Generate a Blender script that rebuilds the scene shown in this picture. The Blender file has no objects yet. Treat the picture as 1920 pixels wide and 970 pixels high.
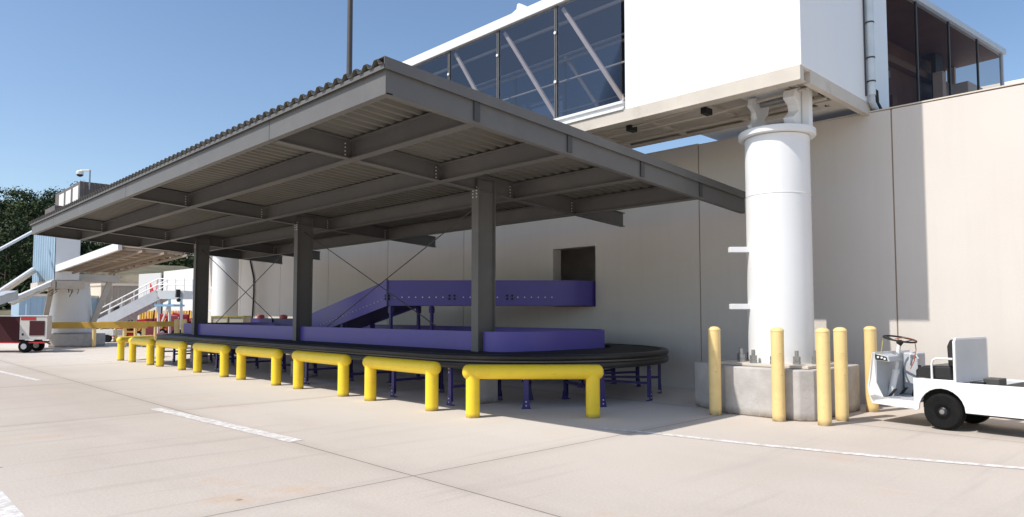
import bpy, bmesh, math, random
from math import sin, cos, pi, radians, tan, atan2, sqrt
from mathutils import Vector, Matrix, noise
random.seed(7)
S = bpy.context.scene
C = S.collection
rad = math.radians

# ------------------------------------------------------------------ camera maths
F = 1312.0; CX = 960.0; CY = 515.0; PITCH = rad(3.2); AZ = rad(45.9); EYE = 1.5
fw = Vector((cos(AZ)*cos(PITCH), sin(AZ)*cos(PITCH), sin(PITCH)))
rt = Vector((sin(AZ), -cos(AZ), 0.0)); upv = rt.cross(fw)

def at(px, py, d):
    """world point seen at that place of the photograph, d metres ahead"""
    r = fw + rt*((px-CX)/F) + upv*((CY-py)/F)
    k = d/(r.x*cos(AZ)+r.y*sin(AZ))
    return Vector((r.x*k, r.y*k, EYE+r.z*k))

# ------------------------------------------------------------------ materials
MATS = {}
def mat(name, col, rough=0.6, metal=0.0, var=0.12, scale=3.0, bump=0.0, bscale=40.0, dirt=None, dscale=0.8, spec=0.5, streak=0.0, coat=0.0, base=0.0, scuff=0.0):
    if name in MATS: return MATS[name]
    m = bpy.data.materials.new(name); m.use_nodes = True
    nt = m.node_tree; n = nt.nodes; l = nt.links
    b = n['Principled BSDF']
    b.inputs['Roughness'].default_value = rough
    b.inputs['Metallic'].default_value = metal
    b.inputs['Specular IOR Level'].default_value = spec
    if coat: b.inputs['Coat Weight'].default_value = coat
    tc = n.new('ShaderNodeTexCoord')
    no = n.new('ShaderNodeTexNoise'); no.inputs['Scale'].default_value = scale; no.inputs['Detail'].default_value = 6
    no.inputs['Roughness'].default_value = 0.6
    l.new(tc.outputs['Object'], no.inputs['Vector'])
    rp = n.new('ShaderNodeValToRGB')
    rp.color_ramp.elements[0].position = 0.3; rp.color_ramp.elements[1].position = 0.72
    rp.color_ramp.elements[0].color = tuple(c*(1-var) for c in col)+(1,)
    rp.color_ramp.elements[1].color = tuple(min(1, c*(1+var*0.6)) for c in col)+(1,)
    l.new(no.outputs['Fac'], rp.inputs['Fac'])
    out = rp.outputs['Color']
    if dirt:
        n2 = n.new('ShaderNodeTexNoise'); n2.inputs['Scale'].default_value = dscale; n2.inputs['Detail'].default_value = 8
        n2.inputs['Roughness'].default_value = 0.7
        l.new(tc.outputs['Object'], n2.inputs['Vector'])
        r2 = n.new('ShaderNodeValToRGB'); r2.color_ramp.elements[0].position = 0.52; r2.color_ramp.elements[1].position = 0.78
        r2.color_ramp.elements[0].color = (0, 0, 0, 1); r2.color_ramp.elements[1].color = (0.6, 0.6, 0.6, 1)
        l.new(n2.outputs['Fac'], r2.inputs['Fac'])
        mx = n.new('ShaderNodeMixRGB'); l.new(r2.outputs['Color'], mx.inputs['Fac']); l.new(out, mx.inputs['Color1'])
        mx.inputs['Color2'].default_value = tuple(dirt)+(1,); out = mx.outputs['Color']
    if streak:
        mp = n.new('ShaderNodeMapping'); mp.inputs['Scale'].default_value = (5, 5, 0.25)
        l.new(tc.outputs['Object'], mp.inputs['Vector'])
        n3 = n.new('ShaderNodeTexNoise'); n3.inputs['Scale'].default_value = 1.6; n3.inputs['Detail'].default_value = 5
        l.new(mp.outputs['Vector'], n3.inputs['Vector'])
        r3 = n.new('ShaderNodeValToRGB'); r3.color_ramp.elements[0].position = 0.5; r3.color_ramp.elements[1].position = 0.8
        r3.color_ramp.elements[0].color = (0, 0, 0, 1); r3.color_ramp.elements[1].color = (streak,)*3+(1,)
        l.new(n3.outputs['Fac'], r3.inputs['Fac'])
        m3 = n.new('ShaderNodeMixRGB'); l.new(r3.outputs['Color'], m3.inputs['Fac']); l.new(out, m3.inputs['Color1'])
        m3.inputs['Color2'].default_value = tuple(c*0.45 for c in col)+(1,); out = m3.outputs['Color']
    if base:
        sx = n.new('ShaderNodeSeparateXYZ'); l.new(tc.outputs['Object'], sx.inputs['Vector'])
        zm = n.new('ShaderNodeMapRange'); zm.inputs['From Max'].default_value = base; zm.inputs['To Min'].default_value = 1.5; zm.inputs['To Max'].default_value = 0
        l.new(sx.outputs['Z'], zm.inputs['Value'])
        nb_ = n.new('ShaderNodeTexNoise'); nb_.inputs['Scale'].default_value = 11; nb_.inputs['Detail'].default_value = 6; l.new(tc.outputs['Object'], nb_.inputs['Vector'])
        mm = n.new('ShaderNodeMath'); mm.operation = 'MULTIPLY'; mm.use_clamp = True; l.new(zm.outputs['Result'], mm.inputs[0]); l.new(nb_.outputs['Fac'], mm.inputs[1])
        mb_ = n.new('ShaderNodeMixRGB'); l.new(mm.outputs['Value'], mb_.inputs['Fac']); l.new(out, mb_.inputs['Color1']); mb_.inputs['Color2'].default_value = (0.17, 0.12, 0.07, 1); out = mb_.outputs['Color']
    if scuff:
        mp_ = n.new('ShaderNodeMapping'); mp_.inputs['Scale'].default_value = (1.0, 1.0, 3.5); l.new(tc.outputs['Object'], mp_.inputs['Vector'])
        ns = n.new('ShaderNodeTexNoise'); ns.inputs['Scale'].default_value = 7; ns.inputs['Detail'].default_value = 10; ns.inputs['Roughness'].default_value = 0.8; l.new(mp_.outputs['Vector'], ns.inputs['Vector'])
        rs = n.new('ShaderNodeValToRGB'); rs.color_ramp.elements[0].position = 0.60; rs.color_ramp.elements[1].position = 0.66
        rs.color_ramp.elements[0].color = (0, 0, 0, 1); rs.color_ramp.elements[1].color = (scuff,)*3+(1,); l.new(ns.outputs['Fac'], rs.inputs['Fac'])
        ms = n.new('ShaderNodeMixRGB'); l.new(rs.outputs['Color'], ms.inputs['Fac']); l.new(out, ms.inputs['Color1']); ms.inputs['Color2'].default_value = (0.10, 0.085, 0.07, 1); out = ms.outputs['Color']
    l.new(out, b.inputs['Base Color'])
    # roughness break-up
    mr = n.new('ShaderNodeMapRange'); mr.inputs['To Min'].default_value = max(0.03, rough-0.08); mr.inputs['To Max'].default_value = min(1, rough+0.1)
    l.new(no.outputs['Fac'], mr.inputs['Value']); l.new(mr.outputs['Result'], b.inputs['Roughness'])
    if bump:
        nb = n.new('ShaderNodeTexNoise'); nb.inputs['Scale'].default_value = bscale; nb.inputs['Detail'].default_value = 4
        l.new(tc.outputs['Object'], nb.inputs['Vector'])
        bp = n.new('ShaderNodeBump'); bp.inputs['Strength'].default_value = bump; bp.inputs['Distance'].default_value = 0.02
        l.new(nb.outputs['Fac'], bp.inputs['Height']); l.new(bp.outputs['Normal'], b.inputs['Normal'])
    MATS[name] = m
    return m

def glass(name, tint, mixv, rough=0.03, fs=0.10):
    m = bpy.data.materials.new(name); m.use_nodes = True
    n = m.node_tree.nodes; l = m.node_tree.links
    for x in list(n): n.remove(x)
    o = n.new('ShaderNodeOutputMaterial'); tr = n.new('ShaderNodeBsdfTransparent'); gl = n.new('ShaderNodeBsdfGlossy')
    tr.inputs['Color'].default_value = tuple(tint)+(1,); gl.inputs['Roughness'].default_value = rough
    gl.inputs['Color'].default_value = (0.85, 0.9, 1, 1)
    fr = n.new('ShaderNodeFresnel'); fr.inputs['IOR'].default_value = 1.5
    tc = n.new('ShaderNodeTexCoord'); no = n.new('ShaderNodeTexNoise'); no.inputs['Scale'].default_value = 1.5
    l.new(tc.outputs['Object'], no.inputs['Vector'])
    ad = n.new('ShaderNodeMath'); ad.operation = 'MULTIPLY_ADD'; l.new(no.outputs['Fac'], ad.inputs[0])
    ad.inputs[1].default_value = mixv; fm = n.new('ShaderNodeMath'); fm.operation = 'MULTIPLY'; fm.inputs[1].default_value = fs; l.new(fr.outputs['Fac'], fm.inputs[0]); l.new(fm.outputs['Value'], ad.inputs[2])
    mx = n.new('ShaderNodeMixShader'); l.new(ad.outputs['Value'], mx.inputs['Fac'])
    l.new(tr.outputs['BSDF'], mx.inputs[1]); l.new(gl.outputs['BSDF'], mx.inputs[2]); l.new(mx.outputs['Shader'], o.inputs['Surface'])
    return m

steel = mat('grey_steel_paint', (0.130, 0.125, 0.118), 0.55, var=0.10, scale=1.6, bump=0.05, bscale=60, dirt=(0.20, 0.185, 0.165), dscale=0.9)
steel_dk = mat('grey_steel_dark', (0.055, 0.053, 0.050), 0.5, var=0.1)
deckm = mat('roof_deck_paint', (0.140, 0.133, 0.115), 0.6, var=0.15, scale=1.2, dirt=(0.12, 0.10, 0.075))
bolt_m = mat('zinc_bolt', (0.80, 0.80, 0.78), 0.45, metal=0.2)
yellow = mat('yellow_plastic', (0.93, 0.66, 0.035), 0.40, streak=0.10, base=0.07, scuff=0.32, var=0.05, scale=2, bump=0.03, bscale=25, dirt=(0.70, 0.42, 0.05), dscale=2.2, spec=0.4)
yellow_old = mat('faded_yellow_paint', (0.86, 0.63, 0.27), 0.55, base=0.09, scuff=0.40, var=0.10, scale=3, dirt=(0.52, 0.30, 0.12), dscale=2.6, streak=0.25)
yellow_dark = mat('ochre_rail_paint', (0.55, 0.33, 0.05), 0.6, var=0.15, scale=2)
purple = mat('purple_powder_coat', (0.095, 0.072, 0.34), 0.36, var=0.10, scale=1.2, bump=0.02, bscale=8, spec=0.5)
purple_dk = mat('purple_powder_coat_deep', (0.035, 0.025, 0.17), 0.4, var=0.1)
rubber = mat('black_rubber', (0.028, 0.026, 0.024), 0.42, var=0.25, scale=2, dirt=(0.075, 0.065, 0.055), dscale=1.4, spec=0.4)
belt_m = mat('black_belt', (0.010, 0.010, 0.010), 0.75, var=0.2)
white = mat('white_gloss_paint', (0.80, 0.80, 0.79), 0.38, scuff=0.10, var=0.035, scale=0.9, streak=0.06)
white_panel = mat('white_panel_paint', (0.82, 0.82, 0.81), 0.45, var=0.025, scale=0.5, streak=0.03)
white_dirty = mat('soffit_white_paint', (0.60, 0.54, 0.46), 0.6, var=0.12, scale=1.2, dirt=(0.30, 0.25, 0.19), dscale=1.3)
grey_lt = mat('light_grey_paint', (0.50, 0.52, 0.54), 0.45, var=0.08, scale=3)
galv = mat('galvanised_steel', (0.33, 0.33, 0.32), 0.45, metal=0.6, var=0.2, scale=8)
conc_blk = mat('cast_concrete', (0.50, 0.475, 0.45), 0.85, base=0.12, scuff=0.2, var=0.16, scale=4, bump=0.25, bscale=30, dirt=(0.26, 0.24, 0.22), dscale=1.5)
sealant = mat('joint_sealant', (0.30, 0.22, 0.15), 0.8, var=0.1)
black_m = mat('matt_black', (0.012, 0.012, 0.012), 0.6, var=0.2)
tyre_m = mat('tyre_rubber', (0.007, 0.0066, 0.0066), 0.85, spec=0.25, var=0.3, scale=10, bump=0.1, bscale=60, dirt=(0.028, 0.024, 0.022), dscale=5)
vinyl = mat('black_vinyl', (0.018, 0.017, 0.018), 0.35, var=0.2, scale=6, bump=0.06, bscale=90)
red_m = mat('red_vehicle_paint', (0.42, 0.018, 0.022), 0.4, var=0.1)
red_dk = mat('dark_red_grille', (0.045, 0.003, 0.006), 0.85, var=0.2)
orange_m = mat('orange_cord', (0.55, 0.12, 0.03), 0.5)
brown_in = mat('brown_interior_panel', (0.17, 0.085, 0.055), 0.6, var=0.25, scale=2, streak=0.3)
beige_in = mat('beige_interior_panel', (0.62, 0.54, 0.48), 0.7, var=0.08)
darkroom = mat('dim_interior', (0.78, 0.72, 0.67), 0.8, var=0.1)
dark_in = mat('dark_tunnel_lining', (0.055, 0.060, 0.075), 0.6, var=0.15, scale=1)
blue_ribbed = mat('pale_blue_sheet_metal', (0.30, 0.42, 0.52), 0.5, var=0.08, scale=1)
brown_sheet = mat('weathered_grey_sheet', (0.13, 0.11, 0.10), 0.6, var=0.3, scale=2, dirt=(0.16, 0.08, 0.05))
tan_sheet = mat('tan_ribbed_sheet', (0.40, 0.33, 0.26), 0.6, var=0.06, scale=0.8)
cream = mat('cream_wall_paint', (0.66, 0.58, 0.48), 0.7, var=0.05, scale=0.7)
offwhite = mat('off_white_wall', (0.70, 0.69, 0.66), 0.7, var=0.04, scale=0.6, streak=0.05)
ochre = mat('ochre_stripe', (0.62, 0.36, 0.06), 0.6, var=0.12)
dk_glass = mat('dark_window', (0.01, 0.012, 0.015), 0.1, var=0.1)
skyblue_m = mat('light_blue_panel', (0.22, 0.50, 0.72), 0.5, var=0.05)
crate_m = mat('beige_panel', (0.52, 0.50, 0.40), 0.6, var=0.1)
crate_e = mat('ochre_edge', (0.40, 0.32, 0.10), 0.6, var=0.1)
paint_line = None

def wall_mat():
    m = bpy.data.materials.new('painted_tilt_up_concrete'); m.use_nodes = True
    n = m.node_tree.nodes; l = m.node_tree.links; b = n['Principled BSDF']; b.inputs['Roughness'].default_value = 0.85
    b.inputs['Specular IOR Level'].default_value = 0.2
    tc = n.new('ShaderNodeTexCoord')
    a = n.new('ShaderNodeTexNoise'); a.inputs['Scale'].default_value = 0.35; a.inputs['Detail'].default_value = 7; l.new(tc.outputs['Object'], a.inputs['Vector'])
    r = n.new('ShaderNodeValToRGB'); r.color_ramp.elements[0].position = 0.3; r.color_ramp.elements[1].position = 0.7
    r.color_ramp.elements[0].color = (0.635, 0.580, 0.520, 1); r.color_ramp.elements[1].color = (0.695, 0.645, 0.585, 1)
    l.new(a.outputs['Fac'], r.inputs['Fac'])
    # faint vertical wash marks under the parapet
    mp = n.new('ShaderNodeMapping'); mp.inputs['Scale'].default_value = (1, 3.2, 0.18); l.new(tc.outputs['Object'], mp.inputs['Vector'])
    s = n.new('ShaderNodeTexNoise'); s.inputs['Scale'].default_value = 1.7; s.inputs['Detail'].default_value = 6; l.new(mp.outputs['Vector'], s.inputs['Vector'])
    sr = n.new('ShaderNodeValToRGB'); sr.color_ramp.elements[0].position = 0.5; sr.color_ramp.elements[1].position = 0.85
    sr.color_ramp.elements[0].color = (0, 0, 0, 1); sr.color_ramp.elements[1].color = (0.16, 0.16, 0.16, 1); l.new(s.outputs['Fac'], sr.inputs['Fac'])
    mx = n.new('ShaderNodeMixRGB'); l.new(sr.outputs['Color'], mx.inputs['Fac']); l.new(r.outputs['Color'], mx.inputs['Color1'])
    mx.inputs['Color2'].default_value = (0.50, 0.445, 0.395, 1)
    # splash dirt near the ground
    sx = n.new('ShaderNodeSeparateXYZ'); l.new(tc.outputs['Object'], sx.inputs['Vector'])
    zr_ = n.new('ShaderNodeMapRange'); zr_.inputs['From Min'].default_value = 0; zr_.inputs['From Max'].default_value = 1.3
    zr_.inputs['To Min'].default_value = 0.45; zr_.inputs['To Max'].default_value = 0; l.new(sx.outputs['Z'], zr_.inputs['Value'])
    g = n.new('ShaderNodeTexNoise'); g.inputs['Scale'].default_value = 1.8; g.inputs['Detail'].default_value = 8; l.new(tc.outputs['Object'], g.inputs['Vector'])
    mu = n.new('ShaderNodeMath'); mu.operation = 'MULTIPLY'; l.new(zr_.outputs['Result'], mu.inputs[0]); l.new(g.outputs['Fac'], mu.inputs[1])
    m2 = n.new('ShaderNodeMixRGB'); l.new(mu.outputs['Value'], m2.inputs['Fac']); l.new(mx.outputs['Color'], m2.inputs['Color1'])
    m2.inputs['Color2'].default_value = (0.30, 0.27, 0.24, 1)
    l.new(m2.outputs['Color'], b.inputs['Base Color'])
    nb = n.new('ShaderNodeTexNoise'); nb.inputs['Scale'].default_value = 45; nb.inputs['Detail'].default_value = 5; l.new(tc.outputs['Object'], nb.inputs['Vector'])
    bp = n.new('ShaderNodeBump'); bp.inputs['Strength'].default_value = 0.12; bp.inputs['Distance'].default_value = 0.02
    l.new(nb.outputs['Fac'], bp.inputs['Height']); l.new(bp.outputs['Normal'], b.inputs['Normal'])
    return m
wallm = wall_mat()

def ground_mat():
    m = bpy.data.materials.new('apron_concrete'); m.use_nodes = True
    n = m.node_tree.nodes; l = m.node_tree.links; b = n['Principled BSDF']; b.inputs['Roughness'].default_value = 0.88
    b.inputs['Specular IOR Level'].default_value = 0.25
    tc = n.new('ShaderNodeTexCoord'); P = tc.outputs['Object']
    def noise_(sc, det=6, src=P, ro=0.6):
        a = n.new('ShaderNodeTexNoise'); a.inputs['Scale'].default_value = sc; a.inputs['Detail'].default_value = det
        a.inputs['Roughness'].default_value = ro; l.new(src, a.inputs['Vector']); return a.outputs['Fac']
    def ramp(src, p0, c0, p1, c1):
        r = n.new('ShaderNodeValToRGB'); r.color_ramp.elements[0].position = p0; r.color_ramp.elements[1].position = p1
        r.color_ramp.elements[0].color = c0; r.color_ramp.elements[1].color = c1; l.new(src, r.inputs['Fac']); return r.outputs['Color']
    def mix(f, c1, c2, mode='MIX'):
        x = n.new('ShaderNodeMixRGB'); x.blend_type = mode
        for s, v in (('Fac', f), ('Color1', c1), ('Color2', c2)):
            if isinstance(v, (float, int)): x.inputs[s].default_value = v
            elif isinstance(v, tuple): x.inputs[s].default_value = v
            else: l.new(v, x.inputs[s])
        return x.outputs['Color']
    g = lambda v: (v, v, v, 1)
    col = ramp(noise_(0.22, 8), 0.3, (0.50, 0.435, 0.37, 1), 0.7, (0.59, 0.525, 0.46, 1))
    # aggregate speckle
    col = mix(0.32, col, ramp(noise_(38, 4), 0.35, (0.80, 0.79, 0.78, 1), 0.65, (1.12, 1.1, 1.08, 1)), 'MULTIPLY')
    # per-slab tone
    sp = n.new('ShaderNodeSeparateXYZ'); l.new(P, sp.inputs['Vector'])
    def mth(op, a, b_=None, c_=None):
        k = n.new('ShaderNodeMath'); k.operation = op
        for i, v in enumerate((a, b_, c_)):
            if v is None: continue
            if isinstance(v, (float, int)): k.inputs[i].default_value = v
            else: l.new(v, k.inputs[i])
        return k.outputs['Value']
    SL = 6.1
    u = mth('DIVIDE', mth('ADD', sp.outputs['X'], -3.92+SL*20), SL); v = mth('DIVIDE', mth('ADD', sp.outputs['Y'], -5.36+SL*20), SL)
    cmb = n.new('ShaderNodeCombineXYZ'); l.new(mth('FLOOR', u), cmb.inputs[0]); l.new(mth('FLOOR', v), cmb.inputs[1])
    wn = n.new('ShaderNodeTexWhiteNoise'); wn.noise_dimensions = '3D'; l.new(cmb.outputs['Vector'], wn.inputs['Vector'])
    col = mix(1.0, col, ramp(wn.outputs['Value'], 0, (0.93, 0.925, 0.92, 1), 1, (1.04, 1.04, 1.04, 1)), 'MULTIPLY')
    # large soft stains, stretched along the driving direction
    mp = n.new('ShaderNodeMapping'); mp.inputs['Scale'].default_value = (1.0, 0.28, 1); mp.inputs['Rotation'].default_value = (0, 0, 0.25); l.new(P, mp.inputs['Vector'])
    st = ramp(noise_(0.9, 7, mp.outputs['Vector'], 0.65), 0.50, g(0), 0.66, g(0.40))
    col = mix(st, col, (0.44, 0.375, 0.325, 1))
    # thin dark tyre streaks
    mp2 = n.new('ShaderNodeMapping'); mp2.inputs['Scale'].default_value = (0.35, 5.0, 1); mp2.inputs['Rotation'].default_value = (0, 0, -0.35); l.new(P, mp2.inputs['Vector'])
    st2 = ramp(noise_(0.8, 4, mp2.outputs['Vector'], 0.5), 0.57, g(0), 0.70, g(0.50))
    col = mix(st2, col, (0.40, 0.35, 0.305, 1))
    # rust blotches
    ru = ramp(noise_(0.55, 9, P, 0.7), 0.57, g(0), 0.69, g(0.50))
    col = mix(ru, col, (0.55, 0.34, 0.19, 1))
    # small oil spots
    sv = n.new('ShaderNodeTexVoronoi'); sv.inputs['Scale'].default_value = 1.1; l.new(P, sv.inputs['Vector'])
    so = ramp(sv.outputs['Distance'], 0.018, g(0.8), 0.045, g(0))
    col = mix(so, col, (0.16, 0.14, 0.12, 1))
    # paler along the canopy: brighter sunlight near the hoops put into the colour
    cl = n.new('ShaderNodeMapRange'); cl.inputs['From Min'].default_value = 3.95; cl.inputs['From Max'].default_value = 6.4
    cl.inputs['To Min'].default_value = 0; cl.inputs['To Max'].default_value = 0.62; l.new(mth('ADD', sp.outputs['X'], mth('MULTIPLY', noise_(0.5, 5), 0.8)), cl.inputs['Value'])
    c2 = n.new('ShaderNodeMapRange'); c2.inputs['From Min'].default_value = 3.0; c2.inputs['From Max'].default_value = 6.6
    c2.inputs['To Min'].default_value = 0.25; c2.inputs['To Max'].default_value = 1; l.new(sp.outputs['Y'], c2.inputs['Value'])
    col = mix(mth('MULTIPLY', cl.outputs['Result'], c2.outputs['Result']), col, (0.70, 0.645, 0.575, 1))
    # slab joints
    def jd(t, w):
        f = mth('FRACT', t); d = mth('ABSOLUTE', mth('SUBTRACT', f, 0.5)); e = mth('MULTIPLY', mth('SUBTRACT', 0.5, d), SL)
        return e
    wob = mth('MULTIPLY', mth('SUBTRACT', noise_(9, 3), 0.5), 0.006)
    dmin = mth('ADD', mth('MINIMUM', jd(u, 0), jd(v, 0)), wob)
    jm = n.new('ShaderNodeMapRange'); jm.inputs['From Min'].default_value = 0.003; jm.inputs['From Max'].default_value = 0.012
    jm.inputs['To Min'].default_value = 0.85; jm.inputs['To Max'].default_value = 0; l.new(dmin, jm.inputs['Value'])
    jw = n.new('ShaderNodeMapRange'); jw.inputs['From Min'].default_value = 0.0; jw.inputs['From Max'].default_value = 0.22
    jw.inputs['To Min'].default_value = 0.35; jw.inputs['To Max'].default_value = 0; l.new(dmin, jw.inputs['Value'])
    jn = mth('MULTIPLY', jw.outputs['Result'], noise_(1.7, 6))
    col = mix(jn, col, (0.30, 0.25, 0.21, 1))
    col = mix(jm.outputs['Result'], col, (0.14, 0.12, 0.105, 1))
    l.new(col, b.inputs['Base Color'])
    hh = mth('ADD', noise_(30, 6), mth('MULTIPLY', jm.outputs['Result'], -2.0))
    bp = n.new('ShaderNodeBump'); bp.inputs['Strength'].default_value = 0.25; bp.inputs['Distance'].default_value = 0.015
    l.new(hh, bp.inputs['Height']); l.new(bp.outputs['Normal'], b.inputs['Normal'])
    return m
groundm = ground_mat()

def line_mat():
    m = bpy.data.materials.new('worn_white_marking'); m.use_nodes = True
    n = m.node_tree.nodes; l = m.node_tree.links; b = n['Principled BSDF']; b.inputs['Roughness'].default_value = 0.8
    tc = n.new('ShaderNodeTexCoord'); a = n.new('ShaderNodeTexNoise'); a.inputs['Scale'].default_value = 9; a.inputs['Detail'].default_value = 9
    a.inputs['Roughness'].default_value = 0.75; l.new(tc.outputs['Object'], a.inputs['Vector'])
    r = n.new('ShaderNodeValToRGB'); r.color_ramp.elements[0].position = 0.42; r.color_ramp.elements[1].position = 0.57
    r.color_ramp.elements[0].color = (0.80, 0.785, 0.76, 1); r.color_ramp.elements[1].color = (0.55, 0.50, 0.45, 1)
    l.new(a.outputs['Fac'], r.inputs['Fac']); l.new(r.outputs['Color'], b.inputs['Base Color'])
    return m
linem = line_mat()

# ------------------------------------------------------------------ mesh helper
class MB:
    def __init__(s): s.v = []; s.f = []; s.sm = []
    def add(s, vs, fs, smooth=False):
        o = len(s.v); s.v += [tuple(v) for v in vs]; s.f += [tuple(i+o for i in f) for f in fs]; s.sm += [smooth]*len(fs)
    def box(s, x0, x1, y0, y1, z0, z1):
        s.add([(x0, y0, z0), (x1, y0, z0), (x1, y1, z0), (x0, y1, z0), (x0, y0, z1), (x1, y0, z1), (x1, y1, z1), (x0, y1, z1)],
              [(0, 3, 2, 1), (4, 5, 6, 7), (0, 1, 5, 4), (1, 2, 6, 5), (2, 3, 7, 6), (3, 0, 4, 7)])
        return s
    def hexa(s, b4, t4):
        s.add(list(b4)+list(t4), [(0, 3, 2, 1), (4, 5, 6, 7), (0, 1, 5, 4), (1, 2, 6, 5), (2, 3, 7, 6), (3, 0, 4, 7)]); return s
    def bar(s, p, q, w, h, up=(0, 0, 1)):
        """rectangular bar from p to q, w wide, h high, centred"""
        p = Vector(p); q = Vector(q); d = (q-p).normalized(); u = Vector(up)
        if abs(d.dot(u)) > 0.98: u = Vector((1, 0, 0))
        a = d.cross(u).normalized(); c = a.cross(d).normalized()
        r = [p+a*i*w/2+c*j*h/2 for i, j in ((-1, -1), (1, -1), (1, 1), (-1, 1))]
        t = [q+a*i*w/2+c*j*h/2 for i, j in ((-1, -1), (1, -1), (1, 1), (-1, 1))]
        s.hexa(r, t); return s
    def prism(s, pts, d):
        """polygon pts (3d) extruded by vector d"""
        n = len(pts); d = Vector(d); a = [Vector(p) for p in pts]; b = [p+d for p in a]
        s.add(a+b, [tuple(range(n))[::-1], tuple(range(n, 2*n))]+[(i, (i+1) % n, n+(i+1) % n, n+i) for i in range(n)]); return s
    def tube(s, pts, r, n=12, caps=True, closed=False):
        """round tube through pts; r a number or list"""
        P = [Vector(p) for p in pts]; m = len(P); R = r if isinstance(r, (list, tuple)) else [r]*m
        rings = []; ref = None
        for i in range(m):
            if closed: d = (P[(i+1) % m]-P[i-1]).normalized()
            else: d = (P[min(i+1, m-1)]-P[max(i-1, 0)]).normalized()
            if ref is None:
                ref = Vector((0, 0, 1)) if abs(d.z) < 0.9 else Vector((1, 0, 0))
            a = d.cross(ref).normalized(); c = a.cross(d).normalized(); ref = c
            rings.append([P[i]+(a*cos(2*pi*k/n)+c*sin(2*pi*k/n))*R[i] for k in range(n)])
        vs = [v for rg in rings for v in rg]; fs = []
        for i in range(m if closed else m-1):
            j = (i+1) % m
            for k in range(n): fs.append((i*n+k, i*n+(k+1) % n, j*n+(k+1) % n, j*n+k))
        s.add(vs, fs, True)
        if caps and not closed:
            s.add(rings[0], [tuple(range(n))[::-1]]); s.add(rings[-1], [tuple(range(n))])
        return s
    def lathe(s, prof, c=(0, 0, 0), n=24, axis='z', smooth=True):
        """prof: list of (r, h)"""
        c = Vector(c); vs = []
        for r, h in prof:
            for k in range(n):
                a = 2*pi*k/n
                if axis == 'z': vs.append(c+Vector((r*cos(a), r*sin(a), h)))
                elif axis == 'y': vs.append(c+Vector((r*cos(a), h, r*sin(a))))
                else: vs.append(c+Vector((h, r*cos(a), r*sin(a))))
        m = len(prof); fs = [(i*n+k, i*n+(k+1) % n, (i+1)*n+(k+1) % n, (i+1)*n+k) for i in range(m-1) for k in range(n)]
        if prof[0][0] > 1e-6: fs.append(tuple(range(n))[::-1])
        if prof[-1][0] > 1e-6: fs.append(tuple(range((m-1)*n, m*n)))
        s.add(vs, fs, smooth); return s
    def build(s, name, m, parent=None, world=True, bevel=0, smooth=None, seg=2, solid=0):
        me = bpy.data.meshes.new(name); off = Vector(parent.matrix_world_loc) if False else None
        org = Vector((0, 0, 0))
        if world and parent is not None:
            q = parent
            while q is not None: org += q.location; q = q.parent
        vs = [Vector(v)-org for v in s.v]
        me.from_pydata(vs, [], s.f); me.update()
        bm = bmesh.new(); bm.from_mesh(me); bmesh.ops.remove_doubles(bm, verts=bm.verts, dist=1e-5) if smooth else None
        bmesh.ops.recalc_face_normals(bm, faces=bm.faces); bm.to_mesh(me); bm.free()
        if any(s.sm) or smooth:
            for p in me.polygons: p.use_smooth = True
            me.set_sharp_from_angle(angle=rad(35))
        me.materials.append(m)
        o = bpy.data.objects.new(name, me); C.objects.link(o)
        if parent is not None: o.parent = parent
        if solid:
            so = o.modifiers.new('thickness', 'SOLIDIFY'); so.thickness = solid
        if bevel:
            bv = o.modifiers.new('bevel', 'BEVEL'); bv.width = bevel; bv.segments = seg; bv.limit_method = 'ANGLE'; bv.angle_limit = rad(40)
        return o

def tag(o, label=None, cat=None, group=None, kind=None):
    if label: o['label'] = label
    if cat: o['category'] = cat
    if group: o['group'] = group
    if kind: o['kind'] = kind
    return o
def thing(name, label, cat, loc=(0, 0, 0), rotz=0, group=None):
    o = bpy.data.objects.new(name, None); C.objects.link(o); o.location = loc; o.rotation_euler = (0, 0, rotz)
    o.empty_display_size = 0.3
    return tag(o, label, cat, group)
KIDS = {}
def copy_tree(o, parent=None):
    c = o.copy(); C.objects.link(c); c.parent = parent
    for ch in [x for x in C.objects if x.parent == o and x is not c]:
        copy_tree(ch, c)
    return c

# ------------------------------------------------------------------ ground
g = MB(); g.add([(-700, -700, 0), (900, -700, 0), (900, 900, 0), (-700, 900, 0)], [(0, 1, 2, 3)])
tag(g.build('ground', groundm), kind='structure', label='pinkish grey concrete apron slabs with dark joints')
def strip(name, pts, w, z=0.004):
    P = [Vector((x, y, 0)) for x, y in pts]; m = MB(); L = []; Rr = []
    for i, p in enumerate(P):
        d = (P[min(i+1, len(P)-1)]-P[max(i-1, 0)]).normalized(); a = Vector((-d.y, d.x, 0))*w/2
        L.append(p+a); Rr.append(p-a)
    vs = [(v.x, v.y, z) for v in L+Rr]; n = len(P)
    m.add(vs, [(i, i+1, n+i+1, n+i) for i in range(n-1)])
    return tag(m.build(name, linem), kind='structure')
strip('painted_line', [(3.72, 11.95), (3.97, 7.75)], 0.19)
strip('painted_line', [(3.38, 18.7), (3.16, 22.6)], 0.13)
strip('painted_line', [(7.30, 5.9), (7.44, 5.25), (7.66, 3.9), (7.95, 2.7), (8.35, 1.5), (8.9, 0.2), (9.6, -1.3)], 0.12)
strip('painted_line', [(0.88, 3.0), (0.93, 9.0)], 0.34)
strip('painted_line', [(5.95, 29), (6.36, 23.9)], 0.10)

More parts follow.
